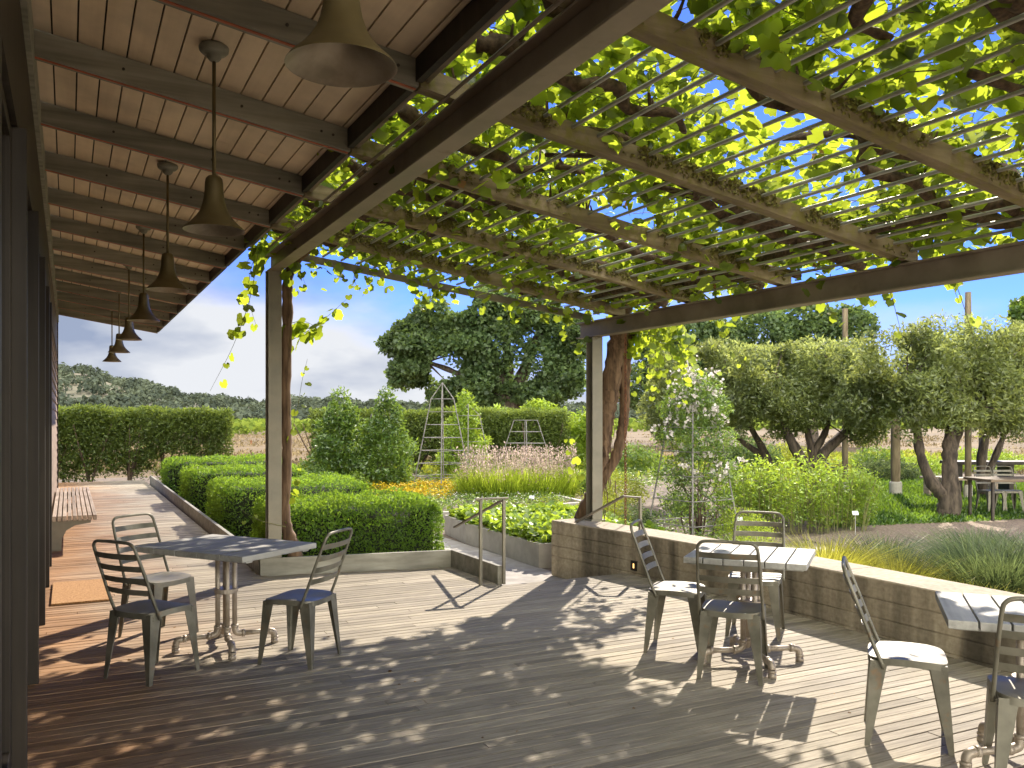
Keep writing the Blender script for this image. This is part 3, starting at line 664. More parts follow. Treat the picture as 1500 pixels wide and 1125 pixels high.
# ------------------------------------------------------------------ pergola
P1 = Vector((1.993, 9.60)); P2 = Vector((5.72, 8.97))
ZS1 = H + 1.593; ZS2 = H + 0.985
BX = [2.14 + 0.188*k for k in range(20)]
def ibeam(mb, x, y0, y1, z0, d, w, tf=0.014, tw=0.012):
    mb.box((x-w/2, y0, z0), (x+w/2, y1, z0+tf)); mb.box((x-w/2, y0, z0+d-tf), (x+w/2, y1, z0+d)); mb.box((x-tw/2, y0+.002, z0+tf), (x+tw/2, y1-.002, z0+d-tf))
def pergola():
    t = empty('pergola', (2.0, 9.6, 0), 0, 'weathered steel and timber pergola carrying grape vines over the deck', 'pergola'); O = Vector((2.0, 9.6, 0.0))
    def B(mb, name, m, **k):
        for i in range(len(mb.v)): mb.v[i] = mb.v[i] - np.array(O)
        return mb.build(name, m, t, **k)
    mb = MB(); ibeam(mb, P1.x, YB, P1.y+0.12, ZS1, 0.19, 0.135); B(mb, 'steel_beam', M['steel'], bevel=0.003)
    mb = MB(); ibeam(mb, P2.x, YB, P2.y+0.32, ZS2, 0.195, 0.135); B(mb, 'steel_beam', M['steel'], bevel=0.003)
    def hpost(p, z0, z1):
        mb = MB(); w, d = 0.145, 0.15
        mb.box((p.x-w/2, p.y-d/2, z0), (p.x+w/2, p.y-d/2+0.014, z1)); mb.box((p.x-w/2, p.y+d/2-0.014, z0), (p.x+w/2, p.y+d/2, z1))
        mb.box((p.x-0.006, p.y-d/2+0.014, z0+.002), (p.x+0.006, p.y+d/2-0.014, z1-.002))
        if z0 > 0.2: mb.box((p.x-0.1, p.y-0.1, z0-0.003), (p.x+0.1, p.y+0.1, z0+0.012))
        B(mb, 'post', M['post'], bevel=0.003)
    hpost(P1, GZ, ZS1); hpost(P2, 0.453, ZS2)
    for k, y in enumerate(RY[:9]):
        if y > 9.0: continue
        mb = MB(); xa, xb = XE+0.012, P2.x+0.07; d = 0.118; ya, yb = y-0.044, y+0.044; n = 24; V = []; Fc = []
        g = np.random.default_rng(k)
        for i in range(n):
            x = xa+(xb-xa)*i/(n-1); z = zw(x); j = g.normal(size=4)*0.0016
            V += [(x, ya+j[0], z), (x, yb+j[1], z), (x, yb+j[2], z+d+j[3]), (x, ya+j[3], z+d)]
        for i in range(n-1):
            for q in range(4): Fc.append((i*4+q, i*4+(q+1) % 4, (i+1)*4+(q+1) % 4, (i+1)*4+q))
        Fc += [(0, 1, 2, 3), (4*n-1, 4*n-2, 4*n-3, 4*n-4)]
        mb.add(V, Fc, 0, g.random()); tb = B(mb, 'timber_beam', M['wood_beam'])
        q = 5000; X = xa+.3+(xb-xa-.3)*g.random(q); hz = d*(1-0.75*g.random(q)**1.6); sd_ = np.where(g.random(q) < .72, -1, 1)
        Pm = np.stack([X, y+sd_*(0.046+0.006*g.random(q)), zw(X)+hz], 1); top = g.random(q) < .3; Pm[top, 2] = zw(X[top])+d+0.004; Pm[top, 1] = y+(g.random(top.sum())-.5)*.085
        Pm = Pm[vnoise(Pm*np.array([1, 0, 0])+np.array([0, y, 0]), 3.5)*.6+vnoise(Pm, 17)*.4 > .47]
        foliage('moss', [leaves(Pm-np.array(O), .021, ROUND, (0, -.6, .3), 1, None, 1, .5, g=g)], M['moss'], tb)
    # front pipe from post to post
    mb = MB(); mb.bar((P1.x+0.07, P1.y-0.02, zw(P1.x)+0.02), (P2.x-0.03, P2.y+0.03, zw(P2.x)+0.03), 0.05, 0.075); B(mb, 'edge_angle', M['post'])
    def yf(x): return P1.y + (P2.y-P1.y)*(x-P1.x)/(P2.x-P1.x)
    for x in BX:
        z = zw(x)+0.088; mb = MB(); g = np.random.default_rng(int(x*100)); pts = [(x+g.normal()*0.004, YB+(yf(x)-YB)*i/7, z+g.normal()*0.003) for i in range(8)]
        mb.tube(pts, 0.0128, 8); B(mb, 'bar', M['bar'], smooth=True)
    mb = MB(); x = XE+0.17; mb.tube([(x, YB, zw(x)-0.0), (x, 9.5, zw(x)-0.0)], 0.011, 8); B(mb, 'tie_rod', M['steel'], smooth=True)
pergola()

# ------------------------------------------------------------------ grape vines
def wander(a, b, n, amp, g, sag=0):
    a, b = np.array(a, float), np.array(b, float); P = [a + (b-a)*i/(n-1) for i in range(n)]
    for i in range(1, n): P[i] = P[i] + g.normal(size=3)*np.array(amp)
    return catmull(P, 5)
def rough_tube(mb, P, rad, seg, g, amp=0.18, m=0):
    n = len(P); r = np.interp(np.linspace(0, 1, n), np.linspace(0, 1, len(rad)), rad)
    r = r*(1+amp*(g.random(n)-0.5)*2); b = mb.n; mb.tube(P, r, seg, m)
    v = mb.v[-1]; k = 1+amp*0.9*np.sin(np.arange(len(v)) % seg * 2.4 + np.repeat(g.random(), len(v))*6)
    nn = n*seg; c = np.repeat(P, seg, 0); v[:nn] = c + (v[:nn]-c)*k[:nn, None]

def shoot(parent, pts, nleaf, size, g, leafstart=0.1, stem_r=0.004, tint=(0.2, 1)):
    C = catmull(pts, 8); mb = MB(); mb.tube(C, np.linspace(stem_r, 0.0015, len(C)), 5)
    sv = np.concatenate(mb.v); sf = []
    for q in mb.f:
        for k in range(1, len(q)-1): sf.append((q[0], q[k], q[k+1]))
    u = leafstart + (1-leafstart)*(np.arange(nleaf)+g.random(nleaf)*0.6)/nleaf; u = np.clip(u, 0, 1)
    idx = (u*(len(C)-1)).astype(int); P = C[idx] + g.normal(size=(nleaf, 3))*0.03
    s = size*(1.1-0.6*u)
    L = leaves(P, s, GRAPE, np.array([-0.5, -0.7, 0.35]), 0.55, (0, 0, -1), 0.6, 0.25, tint=tint[0]+(tint[1]-tint[0])*g.random(nleaf), g=g)
    return foliage('shoot', [(sv, np.array(sf), np.full(len(sv), 0.5), 1), L + (0,)], [M['grape'], M['stem']], parent)

def vines():
    vA = empty('grape_vine', (P1.x+0.12, P1.y+0.02, GZ), 0, 'slim grape vine climbing the left pergola post beside the box hedge', 'vine', 'grape vines on the pergola')
    vB = empty('grape_vine', (P2.x+0.35, P2.y+0.25, GZ), 0, 'thick twisted old grape vine climbing the right pergola post by the seat wall', 'vine', 'grape vines on the pergola')
    g = np.random.default_rng(21)
    def loc(o, fn):
        return fn
    # world coordinates are used below; children get the inverse of the parent's offset
    def child(ob, par):
        ob.matrix_parent_inverse = Matrix.Translation(-Vector(par.location)); return ob
    def lift(x, dz=0.18): return zw(x)+dz
    # trunks
    mb = MB(); x, y = P1.x+0.135, P1.y+0.0
    P = catmull([(x+0.16, y-0.02, GZ), (x+0.08, y-0.02, 0.25), (x-0.01, y, 0.6), (x+0.01, y, 1.3), (x, y, 2.0), (x+0.015, y, 2.8), (x+0.03, y-0.05, 3.3), (x+0.25, y-0.25, lift(x+0.25))], 10)
    rough_tube(mb, P, [0.10, 0.075, 0.06, 0.056, 0.054, 0.06, 0.06, 0.05], 10, g, 0.12); child(mb.build('trunk', M['bark'], vA, smooth=True), vA)
    x, y = P2.x, P2.y
    mb = MB()
    P = catmull([(x+0.02, y+0.42, GZ), (x-0.02, y+0.30, 0.35), (x+0.07, y+0.12, 0.8), (x+0.13, y+0.02, 1.3), (x+0.16, y+0.0, 1.65), (x+0.23, y+0.0, 2.05), (x+0.33, y-0.02, 2.6), (x+0.20, y-0.3, lift(x, .2)), (x-0.5, y-0.9, lift(x-.5, .22))], 10)
    rough_tube(mb, P, [0.11, 0.095, 0.085, 0.085, 0.095, 0.115, 0.125, 0.10, 0.06], 12, g, 0.16); child(mb.build('trunk', M['bark'], vB, smooth=True), vB)
    mb = MB()
    P = catmull([(x+0.30, y+0.45, GZ), (x+0.20, y+0.36, 0.3), (x+0.14, y+0.1, 0.85), (x+0.29, y-0.02, 1.19), (x+0.38, y-0.04, 1.54), (x+0.42, y-0.04, 1.84), (x+0.42, y-0.04, 2.3), (x+0.50, y-0.06, 2.75), (x+0.5, y-0.6, lift(x+.5, .25))], 10)
    rough_tube(mb, P, [0.08, 0.075, 0.07, 0.068, 0.066, 0.07, 0.08, 0.075, 0.05], 10, g, 0.16); child(mb.build('trunk', M['bark'], vB, smooth=True), vB)
    # shaggy bark strips hanging off the thick trunk
    mb = MB()
    for k in range(80):
        z = 0.5+2.1*g.random(); a = g.random()*6.28; bx = np.interp(z, [0.5, 1.3, 2.05, 2.6], [0.05, 0.13, 0.23, 0.33]) + (.14 if k % 3 == 0 and z < 2 else 0); q = Vector((x+bx+0.09*math.cos(a), y+0.0+0.09*math.sin(a), z)); L = 0.1+0.25*g.random()
        mb.tube([q, q+Vector((g.normal()*.01, g.normal()*.01, -L/2)), q+Vector((g.normal()*.02, g.normal()*.02, -L))], [0.008, 0.006, 0.002], 4, 0, 0.3)
    child(mb.build('bark_strips', M['bark'], vB), vB)
    # canes lying on the bars, mostly along the timbers
    for k, yb in enumerate(RY[:9]):
        if yb > 9.2: continue
        for par, xa, xb, dy in ((vA, 1.85, 4.0, .20), (vB, 6.0, 2.9, .22), (vB, 6.0, 3.8, .62), (vA, 1.9, 3.3, .75)):
            mb = MB(); y0 = yb + dy + g.normal()*0.08
            n = 8; P = [np.array([xa+(xb-xa)*i/(n-1), y0+g.normal()*0.10, 0]) for i in range(n)]
            for p in P: p[2] = lift(p[0], 0.135)+abs(g.normal())*0.03
            C = catmull(P, 6); rough_tube(mb, C, [0.046, 0.044, 0.040, 0.036, 0.03, 0.018], 7, g, 0.22)
            for q in range(10):        # spurs
                i = g.integers(4, len(C)-2); p = C[i]; d = np.array([g.normal()*0.05, g.normal()*0.09, 0.04+0.07*g.random()])
                mb.tube([p, p+d*0.6, p+d+np.array([0, 0, 0.03])], [0.016, 0.011, 0.006], 5)
            child(mb.build('cane', M['cane'], par, smooth=True), par)
    # cordons running along the long sides
    for par, xx in ((vA, 2.3), (vB, 5.45)):
        mb = MB(); P = [np.array([xx+g.normal()*0.12, 9.2-1.2*i, lift(xx, 0.15)+abs(g.normal())*0.04]) for i in range(10)]
        rough_tube(mb, catmull(P, 6), [0.05, 0.045, 0.04, 0.03], 8, g, 0.2); child(mb.build('cane', M['cane'], par, smooth=True), par)
    # canopy
    n = 23500
    X = 1.62 + 4.7*g.random(n); Y = -0.7 + 10.7*g.random(n)
    nz = vnoise(np.stack([X, Y, 0*X], 1), 0.85)*0.62 + vnoise(np.stack([X, Y, 0*X+7], 1), 2.3)*0.38
    dn = np.clip((nz-0.37)/0.12, 0, 1)
    dn = np.where(Y > 7.0, np.maximum(dn, 0.62), dn)
    def hole(cx, cy, rx, ry): return np.clip(((X-cx)/rx)**2+((Y-cy)/ry)**2, 0, 1.6)/1.6
    for h in ((3.9, 3.9, 0.66, 0.46), (4.9, 4.6, 0.52, 0.40), (2.6, 3.6, 0.42, 0.32), (5.2, 3.2, 0.40, 0.38), (4.4, 6.4, 0.35, 0.3), (3.2, 5.4, 0.3, 0.3)): dn = dn*hole(*h)
    dn = dn*np.where((X < 1.98), 0.75, 1)*np.where(Y < 1.2, 0.5, 1)
    # keep the vine inside its front edge
    front = P1.y + (P2.y-P1.y)*(X-P1.x)/(P2.x-P1.x)
    dn = dn*(Y < front+0.35)
    kp = g.random(n) < dn; X, Y = X[kp], Y[kp]; n = len(X)
    Z = zw(X) + 0.165 + 0.07 + np.abs(g.normal(size=n))*0.17 + np.where(g.random(n) < 0.05, -0.12-0.14*g.random(n), 0)
    Z = np.where((Y > 5.2) & (g.random(n) < 0.022), zw(X) - 0.01 - 0.10*g.random(n), Z)
    Z = np.where((Y > front[kp]-0.4) & (g.random(n) < 0.25), Z-0.2*g.random(n), Z)
    P = np.stack([X, Y, Z], 1)
    sz = 0.070 + 0.055*g.random(n)
    a = X < 3.35 + 0.5*np.sin(Y*1.7)
    for par, s in ((vA, a), (vB, ~a)):
        wh = g.integers(0, 4, s.sum()); Lf = []
        for q, tm in enumerate((GRAPE, GRAPE_C, GRAPE_F, GRAPE)):
            Lf.append(leaves(P[s][wh == q], sz[s][wh == q], tm, np.array([0.25, 0.25, 1.0]), 0.62, (0, 0, -0.5), 1.0, 0.4, g=g) + (0,))
        dead = P[s][g.random(s.sum()) < .006]; Lf.append(leaves(dead, 0.075, GRAPE_C, None, 1, (0, 0, -1), .7, .4, g=g) + (2,))
        # tendrils, stalks and thin green shoots among the leaves
        q = P[s][g.random(s.sum()) < 0.10]; mb = MB()
        for p in q:
            d = np.array([g.normal()*0.14, g.normal()*0.14, 0.05*g.normal()]); mb.tube([p-d, p+np.array([0, 0, 0.03]), p+d], [0.0035, 0.003, 0.002], 4)
        sv = np.concatenate(mb.v); sf = np.array([(f[0], f[k], f[k+1]) for f in mb.f for k in range(1, len(f)-1)])
        child(foliage('leaf_canopy', Lf + [(sv, sf, np.full(len(sv), .5), 1)], [M['grape'], M['stem'], M['dry']], par), par)
    # shoots hanging round the posts
    def sh(par, pts, n, s, **k): child(shoot(par, pts, n, s, g, **k), par)
    x, y, z = P1.x, P1.y, zw(P1.x)
    sh(vA, [(x-0.18, y-0.1, z), (x-0.26, y-0.05, z-0.5), (x-0.42, y, z-1.0), (x-0.66, y, z-1.5)], 10, 0.16)
    sh(vA, [(x-0.1, y+0.1, z+0.1), (x-0.22, y+0.1, z-0.15), (x-0.24, y+0.1, z-0.5), (x-0.16, y+0.1, z-0.8)], 10, 0.18)
    sh(vA, [(x+0.16, y, z-0.95), (x+0.4, y-0.02, z-0.8), (x+0.62, y-0.03, z-0.62), (x+0.85, y-0.03, z-0.4)], 15, 0.185)
    sh(vA, [(x+0.16, y, z-0.75), (x+0.32, y-0.05, z-0.72), (x+0.5, y-0.05, z-0.8)], 6, 0.21)
    sh(vA, [(x+0.1, y-0.1, z), (x+0.16, y-0.14, z-0.2), (x+0.17, y-0.15, z-0.42)], 5, 0.21)
    sh(vA, [(x+0.05, y-0.12, z+0.1), (x+0.2, y-0.2, z-0.1), (x+0.3, y-0.2, z-0.34)], 8, 0.16)
    sh(vA, [(x-0.1, y-0.05, z+0.12), (x-0.24, y-0.1, z+0.0), (x-0.33, y-0.1, z-0.22)], 8, 0.15)
    sh(vA, [(x+0.14, y, 1.35), (x+0.24, y-0.04, 1.75), (x+0.30, y-0.04, 2.1), (x+0.36, y-0.04, 2.35)], 8, 0.10)
    sh(vA, [(x+0.15, y, 0.75), (x+0.22, y-0.03, 0.95), (x+0.3, y-0.03, 1.2)], 6, 0.10)
    sh(vA, [(x+0.15, y-0.05, 0.5), (x-0.2, y-0.2, 0.62), (x-0.4, y-0.25, 0.75)], 6, 0.07)
    x, y, z = P2.x, P2.y, zw(P2.x)
    for k in range(22):
        bx, by = x+0.45+0.62*g.random(), y+0.2-0.9*g.random(); L = 0.45+0.75*g.random()
        sh(vB, [(bx, by, z), (bx+0.1*g.normal(), by+0.05*g.normal(), z-0.4*L), (bx+0.16*g.normal()+0.1, by+0.1*g.normal(), z-L)], 9, 0.14, tint=(0.35, 1))
    for k in range(11):
        by = 8.6-4.8*g.random(); bx = x+0.1+0.25*g.random(); L = 0.18+0.45*g.random()
        sh(vB, [(bx, by, z+0.05), (bx+0.08, by+0.1*g.normal(), z-0.4*L), (bx+0.15, by+0.12*g.normal(), z-L)], 5, 0.125, tint=(0.3, 1))
    sh(vB, [(x+0.5, y-0.1, z-0.5), (x+0.9, y-0.3, z-0.62), (x+1.3, y-0.8, z-0.6), (x+1.5, y-1.2, z-0.35)], 9, 0.1, tint=(0.5, 1))
    sh(vB, [(x-0.06, y+0.1, z-0.25), (x-0.16, y+0.15, z-0.3), (x-0.36, y+0.2, z-0.12)], 4, 0.11, tint=(0.5, 1))
    sh(vB, [(x-0.05, y+0.25, 0.9), (x-0.14, y+0.3, 1.2), (x-0.16, y+0.3, 1.5)], 7, 0.12, tint=(0.5, 1))
    for k in range(16):           # short sprays hanging below the front edge
        u = g.random(); bx = P1.x+0.4+u*(P2.x-P1.x-0.6); by = P1.y+(P2.y-P1.y)*(bx-P1.x)/(P2.x-P1.x)+0.05; zz = zw(bx)+0.05; L = 0.1+0.22*g.random()
        sh(vA if u < 0.6 else vB, [(bx, by, zz), (bx+0.05*g.normal(), by, zz-0.5*L), (bx+0.08*g.normal(), by-0.03, zz-L)], 4, 0.12)
vines()

# ------------------------------------------------------------------ rain chain
def chain():
    p = at(929, 775, 0.45); p = Vector((P2.x+0.10, 8.45, 0.47)); top = ZS2+0.02; mb = MB(); z = p.z; k = 0
    while z < top:
        a = 0 if k % 2 else 1; pts = []
        for i in range(9):
            t = 2*math.pi*i/8; u = 0.013*math.cos(t); pts.append((u*(1-a), u*a, 0.026*math.sin(t)+z-p.z))
        mb.tube(pts, 0.0042, 5, cap=False); z += 0.038; k += 1
    o = mb.build('rain_chain', M['rust'], smooth=True, label='rusty rain chain hanging beside the thick vine down to the seat wall', cat='chain'); o.location = p
chain()

# ------------------------------------------------------------------ handrails
def rails():
    def rail(label, base, posts, path):
        t = empty('handrail', base, 0, label, 'handrail', 'handrails beside the deck opening'); b = Vector(base)
        for p, z0, z1 in posts:
            mb = MB(); q = Vector(p)-b; mb.box((q.x-0.015, q.y-0.015, z0), (q.x+0.015, q.y+0.015, z1)); mb.build('post', M['post'], t, bevel=0.003)
        mb = MB()
        for a, c in zip(path[:-1], path[1:]): mb.bar(Vector(a)-b, Vector(c)-b, 0.042, 0.018)
        mb.build('rail', M['rail'], t, bevel=0.003)
    a = at(704, 857); c = at(738, 855.5); zt = 0.865
    rail('short handrail with two posts left of the deck opening', (c.x, c.y, 0), [((a.x, a.y, 0), 0, zt), ((c.x, c.y, 0), 0, zt)],
         [(a.x-0.06, a.y, zt+0.011), (c.x+0.05, c.y, zt+0.012), ])
    h = bpy.data.objects['handrail']; b = Vector((c.x, c.y, 0))
    mb = MB(); mb.bar((-0.01, 0.03, zt-0.015), (-0.02, 1.22, zt-0.42), 0.042, 0.018); mb.build('rail', M['rail'], h, bevel=0.003)
    e = at(938, 844); e = Vector((5.33, e.y+0.05, 0))
    f = Vector((e.x-0.33, e.y+1.32, 0))
    e = at(935, 843.5); r0 = Vector((e.x, e.y, zt))
    def px(x, y, d):  # point at photo pixel with depth d
        return rd((x-750)/F*d, d, H-(y-HOR)/F*d)
    d0 = (Vector((e.x, e.y)).dot(Vector((sn, cs))))
    r0 = px(939, 729, d0); r1 = px(913, 727, d0+0.05); r2 = px(840, 767, d0+1.1); r3 = px(822, 764, d0+1.1)
    f = px(825, 764, d0+1.1)
    rail('sloping handrail running down beside the end of the seat wall', (e.x, e.y, 0), [((r0.x-0.01, r0.y, 0), 0, r0.z-0.012), ((f.x, f.y, 0), GZ, f.z-0.012)], [r0, r1, r2, r3])
rails()

# ------------------------------------------------------------------ cafe chairs
def make_chair():
    t = empty('cafe_chair', (0, 0, 0))
    n = 11; V = []; Fc = []
    def prof(u, v):
        # rounded square seat, dished, front edge rolled
        ex = 5.0; k = (abs(u)**ex+abs(v)**ex)**(1/ex); mxx = max(abs(u), abs(v)); s = 1 if k < 1e-6 else mxx/k
        return u*s*0.195*(1-0.03*v*-1), v*s*0.19
    for j in range(n):
        for i in range(n):
            u, v = -1+2*i/(n-1), -1+2*j/(n-1); x, y = prof(u, v)
            z = 0.460 - 0.012*(1-u*u)*(1-0.4*v*v) + 0.006*math.cos(v*3.1)*0.5 - 0.010*max(0, v-0.6)
            if max(abs(u), abs(v)) > 0.99: z -= 0.004
            V.append((x, y, z))
    for j in range(n-1):
        for i in range(n-1): a = j*n+i; Fc.append((a, a+1, a+n+1, a+n))
    edge = [i for i in range(n)] + [j*n+n-1 for j in range(1, n)] + [(n-1)*n+i for i in range(n-2, -1, -1)] + [j*n for j in range(n-2, 0, -1)]
    b = len(V); m = len(edge)
    for e in edge: x, y, z = V[e]; V.append((x*1.012, y*1.012, z-0.036))
    for k in range(m): Fc.append((edge[k], b+k, b+(k+1) % m, edge[(k+1) % m]))
    b2 = len(V)
    for e in edge: x, y, z = V[e]; V.append((x*0.985, y*0.985, z-0.036))
    for k in range(m): Fc.append((b+k, b2+k, b2+(k+1) % m, b+(k+1) % m))
    b3 = len(V)
    for e in edge: x, y, z = V[e]; V.append((x*0.985, y*0.985, z-0.006))
    for k in range(m): Fc.append((b2+k, b3+k, b3+(k+1) % m, b2+(k+1) % m))
    mb = MB().add(V, Fc); mb.build('seat', M['chair'], t, smooth=True).modifiers.new('es', 'EDGE_SPLIT').split_angle = R(40)
    for sx in (-1, 1):
        for sy in (-1, 1):
            # tapered folded channel: outer corner ridge with two wings
            V = []
            N = 6
            for i in range(N):
                u = i/(N-1); z = 0.440*(1-u); cx = sx*(0.188+0.022*u); cy = sy*(0.180+0.030*u); w = 0.082*(1-u)+0.027*u; th = 0.004
                cx -= sx*0.002
                pl = [(0, 0), (-w, 0), (-w, -th), (-th-0.010, -th), (-th, -th-0.010), (-th, -w), (0, -w)]
                pl = [(cx+sx*(a+0.004 if False else a), cy+sy*b_) for a, b_ in pl]
                V += [(a, b_, z) for a, b_ in pl]
            k = 7; Fc = []
            for i in range(N-1):
                for q in range(k): Fc.append((i*k+q, i*k+(q+1) % k, (i+1)*k+(q+1) % k, (i+1)*k+q))
            Fc += [tuple(range(k)), tuple(range(N*k-1, (N-1)*k-1, -1))]
            if sx*sy < 0: Fc = [tuple(reversed(f)) for f in Fc]
            mb = MB().add(V, Fc)
            for zz in (0.425, 0.405): mb.tube([(sx*0.188, sy*(0.16), zz), (sx*0.192, sy*0.16, zz)], 0.005, 6)
            mb.build('leg', M['chair'], t)
    pts = [(-0.203, -0.115, 0.405), (-0.201, -0.165, 0.52), (-0.196, -0.232, 0.70), (-0.188, -0.292, 0.855), (-0.176, -0.306, 0.895), (-0.145, -0.312, 0.914), (-0.08, -0.314, 0.918), (0, -0.315, 0.919)]
    pts = pts + [(-x, y, z) for x, y, z in reversed(pts[:-1])]
    mb = MB(); mb.tube(catmull(pts, 4), 0.0105, 8); mb.build('back_frame', M['chair'], t, smooth=True)
    for z in (0.585, 0.665, 0.745, 0.825):
        yb = -0.165-(z-0.52)/0.18*0.067 if z < 0.70 else -0.232-(z-0.70)/0.155*0.060
        xw = 0.196; V = []; Fc = []; N = 9; h = 0.019; sl = 0.35
        for i in range(N):
            u = -1+2*i/(N-1); x = u*xw; y = yb-0.030*(1-u*u)
            for a, dz in ((0, -h), (0, h), (0.003, h), (0.003, -h)): V.append((x, y+a-dz*sl, z+dz))
        for i in range(N-1):
            for q in range(4): Fc.append((i*4+q, i*4+(q+1) % 4, (i+1)*4+(q+1) % 4, (i+1)*4+q))
        mb = MB().add(V, Fc); mb.build('slat', M['chair'], t)
    return t
def chairs():
    c0 = make_chair()
    spots = [((-2.384, 5.75), (0.44, 0.90), 'grey metal slatted chair nearest the building, its back turned to the viewer'),
             ((-2.77, 6.80), (0.87, -0.48), 'grey metal slatted chair between the doormat and the long table'),
             ((-1.489, 6.098), (-0.956, 0.293), 'grey metal slatted chair facing left at the right end of the long table'),
             ((1.22, 6.40), (0.93, -0.34), 'grey metal chair beside the handrail, facing right to the middle table'),
             ((1.47, 5.755), (0.37, 0.93), 'grey metal chair tucked under the middle table with its back to the viewer'),
             ((1.93, 6.87), (-0.37, -0.93), 'grey metal chair between the middle table and the seat wall'),
             ((2.103, 4.62), (0.93, -0.37), 'grey metal chair alone in the sun, side on, facing the table by the right edge'),
             ((2.43, 4.00), (0.37, 0.93), 'rusty tinged metal chair cut off by the right edge of the picture')]
    for i, (p, h, lab) in enumerate(spots):
        o = c0 if i == 0 else copy_tree(c0); q = rd(*p); o.location = (q.x, q.y, 0); o.rotation_euler = (0, 0, heading(*h))
        tag(o, lab, 'chair', 'metal cafe chairs on the deck')
chairs()

# ------------------------------------------------------------------ cafe tables
def pipe_leg(t, ax, ay, R0, bx=0.06):
    """column, elbow, horizontal arm, elbow and foot of one pipe leg running outwards along (ax, ay)"""
    mb = MB(); r = 0.0185; z = 0.095
    P = [(ax*bx, ay*bx, 0.715), (ax*bx, ay*bx, z+0.05), (ax*(bx+0.012), ay*(bx+0.012), z+0.014), (ax*(bx+0.05), ay*(bx+0.05), z),
         (ax*(R0-0.05), ay*(R0-0.05), z), (ax*(R0-0.012), ay*(R0-0.012), z-0.012), (ax*R0, ay*R0, z-0.045), (ax*R0, ay*R0, 0.0)]
    mb.tube(P[:2], r, 12); mb.tube(P[3:5], r, 12); mb.tube(P[6:], r, 12)
    mb.tube(catmull([P[1], P[2], P[3]], 5), r*1.32, 12); mb.tube(catmull([P[4], P[5], P[6]], 5), r*1.32, 12)
    for a, b in ((P[1], (P[1][0], P[1][1], P[1][2]+0.022)), (P[3], (P[3][0]+ax*0.022, P[3][1]+ay*0.022, z)), (P[4], (P[4][0]-ax*0.022, P[4][1]-ay*0.022, z)), (P[6], (P[6][0], P[6][1], P[6][2]-0.016)),
                 ((P[7][0], P[7][1], 0.028), P[7])): mb.tube([a, b], r*1.5, 12)
    return mb.build('leg', M['pipe'], t, smooth=True)
def table(center, ang, W, D, planks, label, legang=R(45), Rl=0.35):
    """planks run along local Y; W along local X"""
    t = empty('cafe_table', (center.x, center.y, 0), ang, label, 'table', 'plank topped pipe tables'); mb = MB(); g = random.Random(label)
    pw = W/planks
    for k in range(planks):
        x = -W/2+k*pw; mb.box((x+0.0045, -D/2, 0.722), (x+pw-0.0045, D/2, 0.762), 0, g.random())
    mb.box((-W/2+0.03, -D/2+0.06, 0.706), (W/2-0.03, -D/2+0.12, 0.7215)); mb.box((-W/2+0.03, D/2-0.12, 0.706), (W/2-0.03, D/2-0.06, 0.7215))
    mb.build('tabletop', M['tabletop'], t, bevel=0.003)
    for k in range(4): a = legang+k*math.pi/2; pipe_leg(t, math.cos(a), math.sin(a), Rl)
    mb = MB(); mb.lathe([(0.0, 0.41), (0.085, 0.41), (0.085, 0.44), (0.0, 0.44)], 20); mb.build('collar_plate', M['pipe'], t)
    mb = MB(); mb.lathe([(0.0, 0.700), (0.14, 0.700), (0.14, 0.7055), (0.0, 0.7055)], 20); mb.build('top_plate', M['pipe'], t)
def tables():
    z = 0.762
    c = [at(354.8, 817, z), at(464, 794.5, z), at(311, 782.6, z), at(196.5, 799.5, z)]
    ctr = sum(c, Vector())/4; d = (c[1]-c[0]) + (c[2]-c[3]); D = d.length/2; e = (c[3]-c[0]) + (c[2]-c[1]); W = e.length/2
    table(ctr, math.atan2(-d.x, d.y), W, D, 5, 'long grey plank table beside the building, three chairs around it', R(52))
    c = [at(997.3, 815, z), at(1186.7, 828, z), at(1197.3, 804, z), at(1028, 796, z)]
    ctr = sum(c, Vector())/4; d = (c[3]-c[0]) + (c[2]-c[1])
    table(ctr, math.atan2(-d.x, d.y), 0.80, 0.72, 6, 'square plank table in the sun between three chairs by the seat wall', R(30))
    a = math.atan2(-rd(.37, .93).x, rd(.37, .93).y); q = rd(2.525, 4.213)
    table(q, a, 0.80, 0.72, 6, 'square plank table cut off by the right edge beside the seat wall', R(30))
tables()

# ------------------------------------------------------------------ clipped box hedges
def box_points(lo, hi, n, g, rnd=0.18, amp=0.05, sc=3.0):
    """points on the surface of a rounded lumpy box, with normals"""
    lo, hi = np.array(lo), np.array(hi); s = hi-lo; A = np.array([s[1]*s[2], s[1]*s[2], s[0]*s[2], s[0]*s[2], s[0]*s[1]]); A = A/A.sum()
    f = g.choice(5, n, p=A); U = g.random((n, 3)); N = np.zeros((n, 3))
    for k, (ax, v) in enumerate(((0, 0), (0, 1), (1, 0), (1, 1), (2, 1))): q = f == k; U[q, ax] = v; N[q, ax] = 1 if v else -1
    P = lo+U*s
    c = np.clip(P, lo+rnd*np.array([1, 1, 0]), hi-rnd); D = P-c; L = np.linalg.norm(D, axis=1); k = L > rnd
    Nn = np.where(L[:, None] > 1e-6, D/(L[:, None]+1e-9), N); P = c + Nn*np.minimum(L, rnd)[:, None]
    P = P + Nn*(amp*(vnoise(P, sc)-0.5)*2 + amp*(vnoise(P, sc*3.1)-0.5))[:, None]
    return P, Nn
